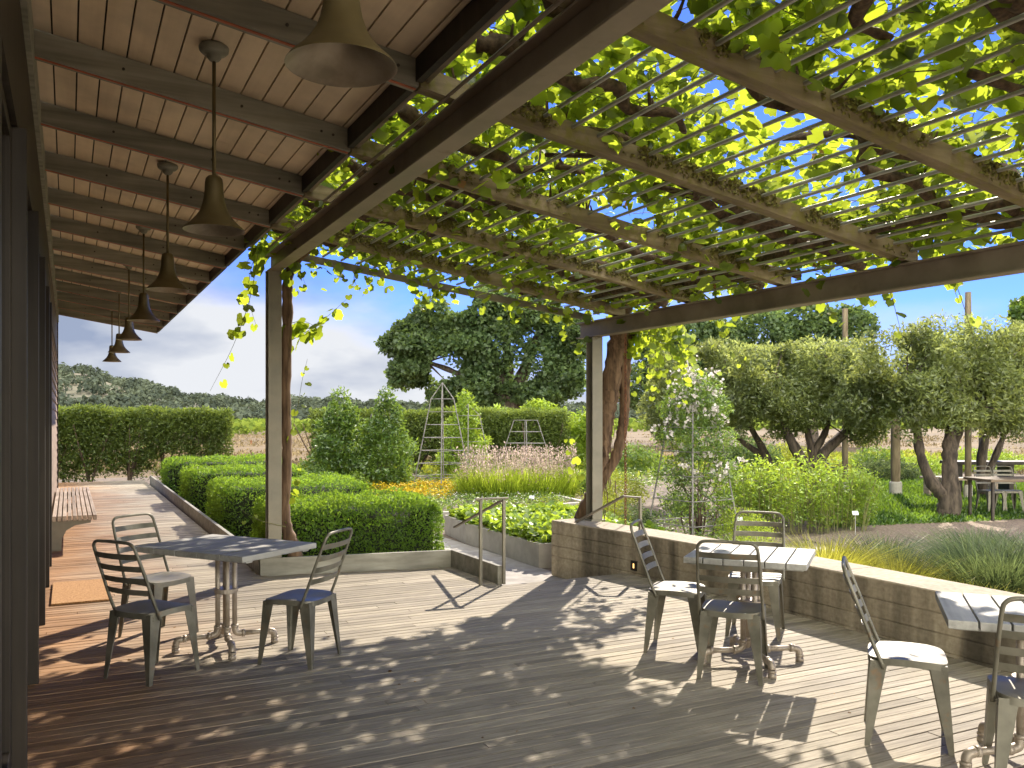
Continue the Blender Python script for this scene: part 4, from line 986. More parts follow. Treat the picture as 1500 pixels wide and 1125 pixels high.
def core(lo, hi, inset):
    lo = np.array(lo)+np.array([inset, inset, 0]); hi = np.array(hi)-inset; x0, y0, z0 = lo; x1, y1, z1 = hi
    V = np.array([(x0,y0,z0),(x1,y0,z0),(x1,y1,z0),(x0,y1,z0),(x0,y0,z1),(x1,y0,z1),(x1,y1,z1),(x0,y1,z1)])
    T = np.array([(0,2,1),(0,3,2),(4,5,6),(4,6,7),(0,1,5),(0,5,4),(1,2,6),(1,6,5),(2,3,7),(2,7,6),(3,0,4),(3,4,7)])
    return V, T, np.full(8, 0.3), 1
def box_hedge(lo, hi, n, size, label, seed):
    g = np.random.default_rng(seed); o = np.array([(lo[0]+hi[0])/2, (lo[1]+hi[1])/2, lo[2]]); lo = np.array(lo)-o; hi = np.array(hi)-o
    P, N = box_points(lo, hi, n, g, 0.2, 0.055, 2.6); P = P - N*(g.random(n)**2*0.10)[:, None]
    up = N + np.array([0, 0, 0.55]); ti = np.clip(0.25+0.5*g.random(n)+0.35*(vnoise(P, 4)-0.5), 0, 1)
    L = leaves(P, size, DIAMOND, N+np.array([0, 0, .25]), 0.75, up, 0.55, 0.35, tint=ti, g=g)
    t = empty('box_hedge', o, 0, label, 'hedge', 'clipped box hedges beside the walkway')
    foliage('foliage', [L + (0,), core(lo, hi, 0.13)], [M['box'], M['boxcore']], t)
def hedges():
    box_hedge((2.06, 9.80, GZ), (4.12, 11.35, 0.70), 34000, 0.042, 'nearest clipped box hedge, in front of the others behind the front kerb', 1)
    box_hedge((2.02, 13.3, GZ), (4.3, 15.1, 0.70), 20000, 0.046, 'clipped box hedge, second from the viewer, its right end behind the slim vine', 2)
    box_hedge((2.02, 17.3, GZ), (4.3, 19.0, 0.70), 13000, 0.056, 'clipped box hedge, third from the viewer, along the walkway', 3)
    box_hedge((2.02, 21.3, GZ), (4.8, 23.0, 0.72), 10000, 0.065, 'farthest clipped box hedge, just in front of the tall loose hedge', 4)
hedges()

# ------------------------------------------------------------------ shrubs, trees and plants
def limb(mb, pts, r0, r1, g, seg=8, amp=0.12):
    C = catmull(pts, 6); rough_tube(mb, C, list(np.linspace(r0, r1, 6)), seg, g, amp)
def lobe_points(lobes, n, g, shell=0.55, gap=0.0, gsc=1.0):
    L = np.array([l for l in lobes], float); w = (L[:, 3]*L[:, 4]*L[:, 5])**0.75; k = g.choice(len(L), n, p=w/w.sum())
    d = unit(g.normal(size=(n, 3))); r = shell + (1-shell)*g.random(n)**0.6
    P = L[k, :3] + d*r[:, None]*L[k, 3:6]
    if gap: q = vnoise(P, gsc) > gap; P, d = P[q], d[q]
    return P, d
def tall_hedge(x0, x1, y0, y1, zt, n, label, seed, thr=0.53):
    g = np.random.default_rng(seed); o = np.array([(x0+x1)/2, (y0+y1)/2, GZ]); t = empty('tall_hedge', o, 0, label, 'hedge', 'tall loose hedges at the field edge')
    P = np.stack([x0+(x1-x0)*g.random(n), y0+(y1-y0)*g.random(n), GZ+0.15+(zt-GZ-0.15)*g.random(n)**0.72], 1)
    h = (P[:, 2]-GZ)/(zt-GZ); nz = vnoise(P, 1.5)*0.6+vnoise(P, 4.2)*0.4
    keep = nz + 0.46*h > thr; P = P[keep]; n = len(P)
    P[:, 2] += 0.22*(vnoise(P*np.array([1, 1, 0]), 2.2)-0.5)*(P[:, 2] > zt-0.5)
    L = leaves(P-o, 0.095, DIAMOND, (0.1, 0.1, 0.6), 1.0, (0, 0, 0.5), 1.0, 0.4, tint=0.15+0.5*g.random(n)+0.3*(h[keep]**2), g=g)
    foliage('foliage', [L], M['tallhedge'], t)
    x = x0+0.3
    while x < x1-0.2:
        mb = MB(); y = (y0+y1)/2+g.normal()*0.1
        for k in range(4):
            dx, dy = g.normal()*0.45, g.normal()*0.2; q = np.array([x, y, GZ])-o
            limb(mb, [q, q+[dx*0.25, dy*.3, 0.45], q+[dx*0.7, dy*.8, 1.1], q+[dx*1.1, dy, 1.75]], 0.035, 0.010, g, 6)
        mb.build('trunk', M['twig'], t, smooth=True); x += 0.85+0.3*g.random()
def leafy(name, lobes, n, size, m, label, cat, tmpl=DIAMOND, seed=0, shell=0.4, gap=0.0, gsc=2.0, nrm=(0, 0, .6), tip=(0, 0, .3), group=None, stems=0, base=None, extra=None, mats=None, stem_mat='twig', part='foliage'):
    g = np.random.default_rng(seed); base = np.array(base if base is not None else (lobes[0][0], lobes[0][1], GZ), float)
    t = empty(name, base, 0, label, cat, group)
    P, d = lobe_points(lobes, n, g, shell, gap, gsc)
    P = P[P[:, 2] > GZ+0.02]; n = len(P)
    ti = np.clip(0.15+0.6*g.random(n)+0.4*(vnoise(P, 1.7)-0.4), 0, 1)
    L = leaves(P-base, size, tmpl, nrm, 0.9, tip, 0.9, 0.4, tint=ti, g=g)
    foliage(part, [L], m, t)
    if stems:
        mb = MB()
        for k in range(stems):
            q = P[g.integers(len(P))]-base; a = np.array([g.normal()*0.07, g.normal()*0.07, 0]); limb(mb, [a, a*0.6+q*0.35+[0, 0, .1], q*0.75, q], 0.014, 0.004, g, 5)
        mb.build('stems', M[stem_mat], t, smooth=True)
    return t, P, g, base

def tree(name, base, lobes, n, size, m, trunkpaths, label, cat, tmpl, seed, shell=0.45, gap=0.0, gsc=1.0, bark='olive_bark', nrm=(0, 0, .5), tip=(0, 0, 0.1), group=None, zmin=None):
    g = np.random.default_rng(seed); b = np.array(base, float); t = empty(name, b, 0, label, cat, group); mb = MB()
    for pts, r0, r1 in trunkpaths: limb(mb, [np.array(p) for p in pts], r0, r1, g, 9, 0.16)
    L0 = [tuple(l[:6]) for l in lobes]; big = size > .15
    for k in range(len(L0)*(7 if big else 5)):      # smaller boughs standing out of the main masses
        l = L0[g.integers(len(lobes))]; dd = unit(g.normal(size=(1, 3)))[0]; dd[2] = abs(dd[2])*1.0 - .25; f = 0.22+0.2*g.random()
        L0.append((l[0]+dd[0]*l[3]*.95, l[1]+dd[1]*l[4]*.95, l[2]+dd[2]*l[5]*.98, l[3]*f, l[4]*f, l[5]*f))
    P, d = lobe_points(L0, n, g, shell, gap, gsc)
    # twigs into the crown
    for k in range(34):
        i = g.integers(len(trunkpaths)); e = np.array(trunkpaths[i][0][-1], float); q = P[g.integers(len(P))]
        if np.linalg.norm(q-e) < 4.5 + 8*(size > .2): limb(mb, [e, e*0.55+q*0.45+g.normal(size=3)*0.1, q], trunkpaths[i][2]*0.7, 0.008, g, 5)
    mb.build('trunk', M[bark], t, smooth=True)
    if zmin is not None: P = P[P[:, 2] > zmin + 0.25*vnoise(P, 2.0)]
    n = len(P); ti = np.clip(0.1+0.6*g.random(n)+0.5*(vnoise(P, 1.2)-0.4), 0, 1)
    foliage('crown', [leaves(P, size, tmpl, nrm, 1.0, tip, 1.0, 0.4, tint=ti, g=g)], m, t)
    return t

def wpx(x, y, d):
    return rd((x-750)/F*d, d, H-(y-HOR)/F*d)
def trees():
    # olives: lobes given relative to the trunk base in camera-aligned axes (r, d, z)
    def cl(r, d, z, a, b, c):
        v = rd(r, d); return (v.x, v.y, z, a, b, c)
    def pt(r, d, z): v = rd(r, d); return (v.x, v.y, z)
    b = at(1385, 756, GZ)
    tree('olive_tree', b, [cl(-.75, 0, 3.0, .85, .85, .75), cl(0.1, .1, 3.15, 1.0, 1.0, .85), cl(.95, 0, 3.05, .95, .95, .85), cl(-.5, -.4, 2.35, .8, .8, .6), cl(.55, -.3, 2.35, .9, .9, .65), cl(1.45, .2, 2.5, .75, .75, .7), cl(-1.15, .2, 2.45, .6, .7, .7), cl(0, .7, 2.6, 1.1, .9, .8), cl(1.3, -.2, 1.95, .7, .6, .5), cl(-.95, -.1, 1.85, .6, .6, .45), cl(.75, .1, 1.9, .7, .6, .4), cl(-.1, -.5, 2.0, .6, .5, .4), cl(1.75, 0, 2.9, .5, .6, .6), cl(-1.35, .3, 3.0, .7, .7, .65), cl(-1.5, .4, 2.2, .6, .6, .6), cl(1.5, 0, 3.2, .7, .7, .6)],
         80000, 0.10, M['olive'], [([(0, 0, -0.02), pt(-.02, 0, .35), pt(-.28, 0, .7), pt(-.48, 0, 1.2), pt(-.52, .1, 1.8), pt(-.7, .1, 2.5)], .16, .05),
                                    ([pt(.08, 0, -.02), pt(.08, 0, .5), pt(.06, 0, 1.2), pt(.12, .05, 1.7), pt(.3, .1, 2.5)], .21, .07),
                                    ([pt(.1, 0, .3), pt(.16, .1, 1.0), pt(.3, .1, 1.6), pt(.75, .1, 2.3)], .14, .05)],
         'big olive tree with dark twin trunk on the mulch bed by the right edge', 'tree', LANCE, 31, .25, .40, 1.5, group='olive trees', zmin=1.12)
    b = at(1190, 741, GZ)
    tree('olive_tree', b, [cl(-.9, 0, 2.9, .8, .8, .6), cl(0, 0, 3.05, .9, .9, .65), cl(.85, 0, 2.95, .9, .9, .7), cl(-1.1, -.1, 2.3, .7, .7, .6), cl(-.3, -.3, 2.25, .8, .7, .6), cl(.95, -.1, 2.2, .8, .8, .75), cl(0, .6, 2.6, 1.2, .9, .7), cl(-1.2, .1, 1.75, .45, .5, .4), cl(1.2, .1, 1.75, .6, .5, .5), cl(.55, .2, 1.8, .6, .5, .4), cl(-.6, .3, 1.8, .6, .5, .4), cl(1.5, 0, 2.7, .6, .6, .7)],
         70000, 0.10, M['olive'], [([(0, 0, 0), pt(-.05, 0, .7), pt(-.35, 0, 1.2), pt(-.6, 0, 1.75), pt(-.75, 0, 2.4)], .15, .05),
                                    ([(0, 0, 0), pt(.03, 0, .75), pt(.3, 0, 1.2), pt(.85, .1, 1.75), pt(1.1, .1, 2.5)], .15, .05),
                                    ([pt(0, 0, .5), pt(.03, 0, 1.1), pt(.35, .1, 1.7), pt(.45, .1, 2.4)], .10, .04), ([pt(0, 0, .5), pt(-.02, 0, 1.2), pt(-.1, .1, 1.8), pt(-.1, .1, 2.5)], .09, .04)],
         'olive tree with forked open limbs behind the lime green shrub', 'tree', LANCE, 32, .25, .40, 1.5, group='olive trees', zmin=1.10)
    b = at(1150, 727, GZ)
    b = rd((1075-750)/F*20.5, 20.5, GZ)
    tree('olive_tree', b, [cl(-1.2, 0, 2.9, .9, .9, .7), cl(-.3, 0, 3.15, 1.0, .9, .65), cl(.6, 0, 3.0, .9, .9, .65), cl(-1.5, -.2, 2.1, .8, .8, .7), cl(-.6, -.2, 2.2, .8, .7, .6), cl(.3, 0, 2.2, .9, .9, .6), cl(-1.4, -.1, 1.4, .55, .5, .5)],
         60000, 0.105, M['olive'], [([pt(.95, 0, 0), pt(.8, 0, .9), pt(.45, 0, 1.6), pt(0, 0, 2.4)], .13, .05), ([pt(.95, 0, 0), pt(.9, 0, .8), pt(.2, .2, 1.4), pt(-.6, .2, 2.2)], .1, .04)],
         'olive tree behind the white climbing rose with one leaning trunk', 'tree', LANCE, 33, .25, .39, 1.5, group='olive trees', zmin=1.0)
    b = rd((1512-750)/F*19.5, 19.5, GZ)
    tree('olive_tree', b, [cl(0, 0, 3.1, 1.2, 1.0, .8), cl(.8, 0, 2.6, 1.0, 1.0, .8), cl(-.6, -.1, 2.5, .8, .8, .7)],
         26000, 0.105, M['olive'], [([(0, 0, 0), pt(.05, 0, .9), pt(.1, 0, 1.7), pt(.2, 0, 2.6)], .14, .06)],
         'olive tree half out of the frame behind the picnic table', 'tree', LANCE, 34, .3, .34, 2.0, group='olive trees', zmin=1.7)
    b = rd((1440-750)/F*21.2, 21.2, GZ)
    tree('olive_tree', b, [cl(0, 0, 3.0, 1.1, 1.0, .75), cl(1.0, 0, 2.9, 1.0, 1.0, .75), cl(-1.0, .1, 2.8, .9, .9, .7), cl(.3, -.2, 2.2, 1.0, .8, .6), cl(1.5, .2, 2.3, .8, .8, .6)],
         36000, 0.11, M['olive'], [([(0, 0, 0), pt(-.05, 0, .8), pt(.1, 0, 1.6), pt(.3, 0, 2.4)], .13, .06), ([(0, 0, .3), pt(.3, 0, 1.0), pt(.8, 0, 2.2)], .1, .05)],
         'olive tree in the back row, between the tall pole and the right edge', 'tree', LANCE, 35, .3, .36, 1.5, group='olive trees', zmin=1.3)
    # big oak beyond the hedge
    d = 46; k = d/F
    def oak(px, py, rx, rz, dd=0): v = rd((px-735)*k, dd); return (v.x, v.y, H-(py-HOR)*k-GZ, rx*k, rx*k, rz*k)
    b = rd((735-750)*k, d, GZ)
    ob = lambda px, py, dd=0: (lambda v: (v.x, v.y, H-(py-HOR)*k-GZ))(rd((px-735)*k, dd))
    tree('oak_tree', b, [oak(650, 462, 48, 28), oak(710, 455, 55, 34), oak(770, 458, 55, 36), oak(820, 490, 38, 36), oak(610, 500, 46, 34), oak(660, 512, 56, 36), oak(730, 510, 60, 42), oak(790, 530, 44, 36), oak(600, 545, 34, 26), oak(640, 562, 40, 26), oak(690, 562, 44, 28), oak(840, 520, 22, 30), oak(812, 560, 34, 24), oak(575, 505, 20, 20), oak(760, 565, 30, 22), oak(590, 570, 26, 20), oak(620, 585, 30, 18), oak(700, 588, 36, 16), oak(790, 582, 40, 18), oak(838, 556, 24, 30), oak(660, 582, 30, 16)],
         85000, 0.20, M['oak'], [([(0, 0, 0), ob(738, 600), ob(735, 560), ob(715, 510), ob(690, 470)], .55, .2), ([(0.3, 0, 0), ob(752, 590), ob(765, 550), ob(785, 500), ob(800, 470)], .45, .16), ([ob(742, 600), ob(745, 560), ob(742, 500), ob(740, 460)], .4, .15), ([ob(742, 600), ob(710, 570), ob(665, 545), ob(625, 530)], .25, .1)],
         'huge dark oak tree rising behind the long hedge in the middle', 'tree', DIAMOND_W, 41, .45, .42, 0.55, nrm=(0, 0, .8))
    # dark trees far behind the olives
    d = 62; k2 = d/F
    def far(nm, lab, px0, lob, seed, n=9000):
        b = rd((px0-750)*k2, d, GZ); L = []
        for px, py, rx, rz in lob: v = rd((px-px0)*k2, 0); L.append((v.x, v.y, H-(py-HOR)*k2-GZ, rx*k2, rx*k2, rz*k2))
        tree(nm, b, L, n*3, 0.27, M['oak'] if seed != 53 else M['green'], [([(0, 0, 0), (0.1, 0, 2.5), (0, 0.2, 5)], .4, .2)], lab, 'tree', DIAMOND_W, seed, .55, .33, .4, nrm=(0, 0, .8), group='dark trees beyond the olives')
    far('broadleaf_tree', 'dark green tree seen over the left olive below the pergola beam', 1010, [(960, 515, 45, 40), (1010, 495, 50, 40), (1050, 520, 45, 45), (930, 560, 40, 40), (1010, 560, 70, 45)], 51)
    far('broadleaf_tree', 'deep green tree showing between the two front olives under the beam', 1190, [(1120, 490, 55, 38), (1180, 480, 50, 42), (1240, 480, 46, 30), (1110, 540, 50, 40), (1200, 540, 70, 45)], 52)
    far('broadleaf_tree', 'tree top at the upper right edge behind the tall pole', 1520, [(1500, 465, 18, 22), (1530, 460, 40, 40), (1520, 520, 40, 40)], 53, 4000)
trees()

def shrubs():
    tall_hedge(-1.6, 4.25, 26.0, 26.9, 1.95, 52000, 'tall loose hedge closing the walkway end, bare stems below', 61, 0.61)
    tall_hedge(6.6, 15.4, 25.6, 26.6, 1.95, 80000, 'long tall hedge behind the trellises, right of the gap', 62)
    def cone(px, ybase, ytop, wpxl, d, n, size, m, label, seed, tmpl=DIAMOND):
        k = d/F; b = rd((px-750)*k, d, GZ); zt = H-(ytop-HOR)*k; Hh = zt-GZ; w = wpxl*k/2
        lob = []
        for q, f in ((0.12, 1.0), (0.3, 1.0), (0.48, .88), (0.65, .7), (0.8, .5), (0.93, .28)): lob.append((b.x+(q*37 % 1-.5)*.3*w, b.y, GZ+Hh*q, w*f*1.2, w*f*1.2, Hh*0.16))
        return leafy('trellis_climber', lob, n, size, m, label, 'climber', tmpl, seed, .35, .30, 2.6, group='climbers grown over garden trellises', base=tuple(b), stems=14, stem_mat='stem')
    cone(500, 705, 580, 92, 21.5, 11000, 0.105, M['green'], 'darkest leafy climber tower, leftmost, behind the box hedge', 71)
    cone(567, 715, 578, 84, 21.0, 10000, 0.10, M['green'], 'pale leafy climber tower just left of the bare trellis', 72)
    cone(682, 700, 580, 70, 24.2, 9000, 0.105, M['lime'], 'bright climber tower behind the bare tall trellis', 73)
    # lime bush mass behind the long hedge
    k = 31/F
    def b31(px, py, rx, rz): v = wpx(px, py, 31); return (v.x, v.y, v.z, rx*k, rx*k*.8, rz*k)
    leafy('lime_bush', [b31(735, 618, 30, 22), b31(790, 612, 34, 26), b31(840, 618, 32, 28), b31(870, 630, 30, 30), b31(830, 650, 35, 35), b31(800, 640, 40, 30), b31(858, 670, 24, 30), b31(745, 640, 30, 30)], 15000, 0.15, M['lime'],
          'wide bright lime green bush behind the right end of the long hedge', 'bush', DIAMOND, 74, .5, .25, 1.2, base=tuple(wpx(800, 690, 31)))
    # low green shrubs in the beds
    def low(px, py, rx, rz, d, n, size, m, label, seed, nm='garden_shrub', tm=DIAMOND, **kw):
        k = d/F; v = rd((px-750)*k, d, GZ); zt = H-(py-HOR)*k
        c = max(0.05, (zt-GZ)*0.45); leafy(nm, [(v.x, v.y, GZ+c, rx*k, rx*k, (zt-GZ)-c), (v.x+.1, v.y-.1, GZ+c*.7, rx*k*.9, rx*k*.9, c)], n, size, m, label, 'shrub', tm, seed, .45, .2, 3.0, base=tuple(v), **kw)
    low(460, 686, 30, 30, 20, 2500, .07, M['green'], 'low bright green shrub behind the second box hedge', 81)
    low(520, 690, 24, 24, 19.5, 2200, .06, M['lime'], 'low light green shrub at the foot of the pale climber tower', 82)
    low(838, 690, 26, 30, 22, 2600, .09, M['green'], 'leafy shrub left of the right pergola post', 83)
    low(905, 690, 40, 30, 19, 3600, .055, M['yellowleaf'], 'yellowish shrub behind the rain chain', 84)
    low(880, 722, 40, 24, 15, 3200, .05, M['yellowleaf'], 'small golden leaved shrub at the foot of the thick vine', 85)
    low(800, 727, 34, 14, 17.5, 1500, .05, M['yellowleaf'], 'golden low shrub under the pink grass', 86)
    low(1000, 720, 30, 24, 17, 2400, .05, M['green'], 'green herb clump behind the climbing rose', 87)
    low(930, 735, 26, 22, 13.2, 2200, .04, M['blade_b'], 'grey green herb clump just behind the seat wall end', 88)
    low(1085, 742, 40, 20, 13.0, 3400, .035, M['blade_g'], 'low feathery herb clump below the lime green shrub', 89)
    low(1300, 672, 46, 20, 27, 2600, .10, M['blade_b'], 'grey scrub at the edge of the dry field behind the lawn', 90)
    low(1240, 690, 40, 22, 24, 2600, .09, M['lime'], 'bright weeds beside the rustic post', 91)
    low(1095, 640, 50, 40, 30, 4000, .13, M['oak'], 'dark rounded bush below the left olive', 92)
    low(1350, 668, 40, 16, 29, 1800, .10, M['lime'], 'light green weeds along the field edge', 93)
    low(930, 650, 40, 22, 30, 3200, .11, M['green'], 'leafy green bush at the field edge seen past the thick vine', 961)
    low(1150, 648, 46, 20, 31, 3200, .11, M['yellowleaf'], 'yellow green bush at the field edge behind the forked olive', 971)
    low(1285, 654, 40, 20, 30, 2800, .11, M['green'], 'green bush at the field edge between the two front olives', 981)
    low(1440, 656, 60, 20, 31, 3600, .11, M['lime'], 'light green bush behind the plank table at the right', 991)
    # lime green upright shrub
    g = np.random.default_rng(95); c = at(1165, 774, GZ); t = empty('lime_shrub', c, 0, 'broad lime green mint like shrub in front of the forked olive', 'shrub'); parts = []; mb = MB(); Pl = []
    for k in range(230):
        a = g.random()*6.28; r = math.sqrt(g.random())*1.0; b = np.array([r*1.32*math.cos(a), r*0.8*math.sin(a), 0]); v = rd(b[0], b[1]); b = np.array([v.x, v.y, 0])
        h = (1.30-0.42*r*r)*(0.78+0.3*g.random()); lean = np.array([g.normal()*.1, g.normal()*.1, 0])+b*0.12; P = [b, b+lean*.4+[0, 0, h*.5], b+lean+[0, 0, h]]
        mb.tube(P, [.006, .005, .003], 4)
        m = 34; u = 0.1+0.9*g.random(m)**0.7; q = b+lean*u[:, None]+np.stack([0*u, 0*u, u*h], 1); ang = g.random(m)*6.28; w = 0.05+0.10*(1-u); q = q+np.stack([np.cos(ang)*w, np.sin(ang)*w, 0*u], 1); Pl.append(q)
    P = np.concatenate(Pl); foliage('foliage', [leaves(P, 0.078, DIAMOND, (0, 0, 1), .7, (0, 0, -.2), 1, .3, tint=np.clip(P[:, 2]/1.3*.6+.4*g.random(len(P)), 0, 1), g=g)], M['lime'], t); mb.build('stems', M['stem'], t)
shrubs()

def grass_clump(name, c, n, h, spread, m, label, seed, w=0.006, group=None, plume=None, flat=0.6, cat='grass clump', tint=(0, 1), rx=0.12, ry=None):
    g = np.random.default_rng(seed); t = empty(name, c, 0, label, cat, group); ry = ry or rx
    a = g.random(n)*6.283; rr = np.sqrt(g.random(n)); B = np.stack([rr*rx*np.cos(a), rr*ry*np.sin(a), 0*a], 1)
    hh = h*(0.55+0.5*g.random(n)); d = np.stack([np.cos(a)+g.normal(size=n)*.5, np.sin(a)+g.normal(size=n)*.5, 0*a], 1); d = unit(d); sp = spread*(0.2+0.9*g.random(n))*(0.35+rr)
    side = np.stack([-d[:, 1], d[:, 0], 0*a], 1); V = []; S = 5
    for i in range(S):
        u = i/(S-1); c_ = B + d*(sp*u**1.8)[:, None] + np.stack([0*a, 0*a, hh*(u - flat*0.45*u**2.6)], 1); ww = w*(1-u**1.5)+0.0006
        V += [c_-side*ww, c_+side*ww]
    V = np.stack(V, 1); T = []
    for i in range(S-1): T += [(2*i, 2*i+1, 2*i+3), (2*i, 2*i+3, 2*i+2)]
    T = (np.array(T)[None]+(np.arange(n)*2*S)[:, None, None]).reshape(-1, 3)
    ti = tint[0]+(tint[1]-tint[0])*g.random(n)
    foliage('blades', [(V.reshape(-1, 3), T, np.repeat(ti, 2*S))], m, t)
    return t, B, d, sp, hh, g
def grasses():
    def gp(px, py): return at(px, py, GZ)
    G = 'ornamental grass clumps behind the seat wall'
    q = gp(1215, 838); grass_clump('grass_clump', (6.5, 6.05, GZ), 2600, 0.98, 0.62, M['blade_y'], 'fountain of yellow grass behind the middle table', 101, .005, G, rx=.22, cat='grass clump')
    grass_clump('grass_clump', (6.42, 5.2, GZ), 1700, 0.80, 0.5, M['blade_y'], 'small yellow grass clump behind the seat wall, right of the fountain one', 102, .005, G, rx=.2)
    grass_clump('grass_clump', (7.8, 6.5, GZ), 1800, 0.85, 0.6, M['blade_b'], 'grey green grass clump between the yellow grass and the mulch', 103, .005, G, rx=.2)
    grass_clump('grass_clump', (7.7, 5.1, GZ), 3600, 1.0, 0.85, M['blade_b'], 'wide blue green grass clump by the right edge', 104, .006, G, rx=.4)
    grass_clump('grass_clump', (6.36, 4.6, GZ), 1700, 0.72, 0.45, M['blade_y'], 'low yellow green grass along the wall, right half', 105, .005, G, rx=.36)
    grass_clump('grass_clump', (6.36, 4.05, GZ), 1700, 0.70, 0.45, M['blade_y'], 'low yellow green grass along the wall at the right edge', 106, .005, G, rx=.3)
    grass_clump('grass_clump', (8.8, 5.4, GZ), 2200, 0.95, 0.7, M['blade_b'], 'tall blue green grass behind the wide clump at the right edge', 107, .006, G, rx=.3)
    grass_clump('grass_clump', (7.0, 5.7, GZ), 1800, 0.82, 0.55, M['blade_y'], 'yellow green grass clump between the wall grasses and the blue green ones', 108, .005, G, rx=.25)
    grass_clump('grass_clump', (6.9, 7.4, GZ), 1500, 0.70, 0.5, M['blade_g'], 'bright green tuft behind the chair by the seat wall', 109, .005, G, rx=.22)
    grass_clump('grass_clump', (9.3, 6.4, GZ), 1800, 0.85, 0.6, M['blade_b'], 'grey green grass clump at the edge of the mulch before the big olive', 113, .006, G, rx=.3)
    # pink plumed grass mound
    c = at(758, 738, GZ); t, B, d, sp, hh, g = grass_clump('plumed_grass', c, 5600, 0.95, 0.35, M['blade_g'], 'big green grass mound topped with pink plumes', 110, .010, None, flat=.25, rx=1.35, ry=1.0, cat='ornamental grass')
    n = 950; k = g.integers(0, len(B), n); h = 0.72+0.58*g.random(n)**1.3; tipp = B[k] + d[k]*0.16*g.random(n)[:, None]; m = 6
    P = np.repeat(tipp, m, 0); u = np.tile(np.arange(m)/m, n); P[:, 2] = np.repeat(h, m)-0.26*u + 0; P += g.normal(size=P.shape)*0.014
    foliage('plumes', [leaves(P, 0.055, DIAMOND, None, 1, (0.1, 0.1, 1), .5, .5, g=g)], M['plume'], t)
    mb = MB()
    for i in range(0, n, 3):
        a = B[k[i]]; mb.tube([a+[0, 0, .3], [tipp[i][0], tipp[i][1], h[i]]], [.0035, .002], 3)
    mb.build('stalks', M['blade_g'], t)
    # lawn blades
    g = np.random.default_rng(112); n = 60000; L = np.array(LAWN); X = 11.8+13*g.random(n); Y = 9.6+9.5*g.random(n)
    ins = np.zeros(n, bool); j = len(L)-1
    for i in range(len(L)):
        xi, yi = L[i]; xj, yj = L[j]; ins ^= ((yi > Y) != (yj > Y)) & (X < (xj-xi)*(Y-yi)/(yj-yi+1e-12)+xi); j = i
    P = np.stack([X, Y, 0*X+GZ-.003], 1)[ins]
    foliage('lawn_grass', [leaves(P, .085, LANCE, None, 1, (0, 0, 1), .35, .4, g=g)], M['lawn_blade'], kind='stuff', label='short green lawn grass under the olive trees', cat='grass')
    # rough grass where the field meets the garden
    n = 26000; X = 6+34*g.random(n); Y = 20+12*g.random(n); q = (X*0.45+Y*.89 > 27)
    P = np.stack([X, Y, 0*X+GZ], 1)[q & (vnoise(np.stack([X, Y, 0*X], 1), .5) > .4)]
    foliage('rough_grass', [leaves(P, .26, LANCE, None, 1, (0, 0, 1), .4, .4, g=g)], M['yellowleaf'], kind='stuff', label='rough yellow green grass at the field edge', cat='grass')
grasses()

# ------------------------------------------------------------------ beds, planters and flowers
def planter(poly, h, label, plant):
    c = sum((Vector((x, y)) for x, y in poly), Vector((0, 0)))/len(poly); t = empty('planter', (c.x, c.y, GZ), 0, label, 'planter', 'low concrete planting beds'); P = [Vector(p)-c for p in poly]; n = len(P)
    I = []
    for i in range(n):
        a, b, d = P[i-1], P[i], P[(i+1) % n]; e1 = (b-a).normalized(); e2 = (d-b).normalized(); n1 = Vector((-e1.y, e1.x)); n2 = Vector((-e2.y, e2.x)); m = (n1+n2).normalized(); I.append(b+m*0.10/max(.3, m.dot(n1)))
    V = [(p.x, p.y, -.02) for p in P]+[(p.x, p.y, h) for p in P]+[(p.x, p.y, h) for p in I]+[(p.x, p.y, h-.07) for p in I]; Fc = []
    for i in range(n):
        k = (i+1) % n; Fc += [(i, k, n+k, n+i), (n+i, n+k, 2*n+k, 2*n+i), (2*n+i, 2*n+k, 3*n+k, 3*n+i)]
    MB().add(V, Fc).build('rim', M['planter'], t, bevel=.006); MB().add([(p.x, p.y, h-.06) for p in I], [tuple(range(n))]).build('soil', M['soil'], t)
def inpoly(X, Y, L):
    ins = np.zeros(len(X), bool); j = len(L)-1
    for i in range(len(L)):
        xi, yi = L[i]; xj, yj = L[j]; ins ^= ((yi > Y) != (yj > Y)) & (X < (xj-xi)*(Y-yi)/(yj-yi+1e-12)+xi); j = i
    return ins
def cover(name, poly, z, n, size, m, label, seed, hgt=.16, tmpl=ROUND, petals=None, pm=None, psize=.03):
    g = np.random.default_rng(seed); A = np.array(poly); X = A[:, 0].min()+np.ptp(A[:, 0])*g.random(n); Y = A[:, 1].min()+np.ptp(A[:, 1])*g.random(n); q = inpoly(X, Y, poly); X, Y = X[q], Y[q]; nz = vnoise(np.stack([X, Y, 0*X], 1), 2.2)
    q = nz > .22; X, Y, nz = X[q], Y[q], nz[q]; Z = z + hgt*(0.25+.75*g.random(len(X)))*(.5+nz)
    parts = [leaves(np.stack([X, Y, Z], 1), size, tmpl, (0, 0, 1.3), .6, None, 1, .35, g=g) + (0,)]; mats = [m]
    if petals:
        k = g.choice(len(X), min(petals, len(X)), False); P = np.stack([X[k], Y[k], Z[k]+hgt*.35], 1); parts.append(leaves(P, psize, ROUND, (0, 0, 1), .6, None, 1, .3, g=g) + (1,)); mats.append(pm)
    foliage(name, parts, mats, kind='stuff', label=label, cat='ground cover')
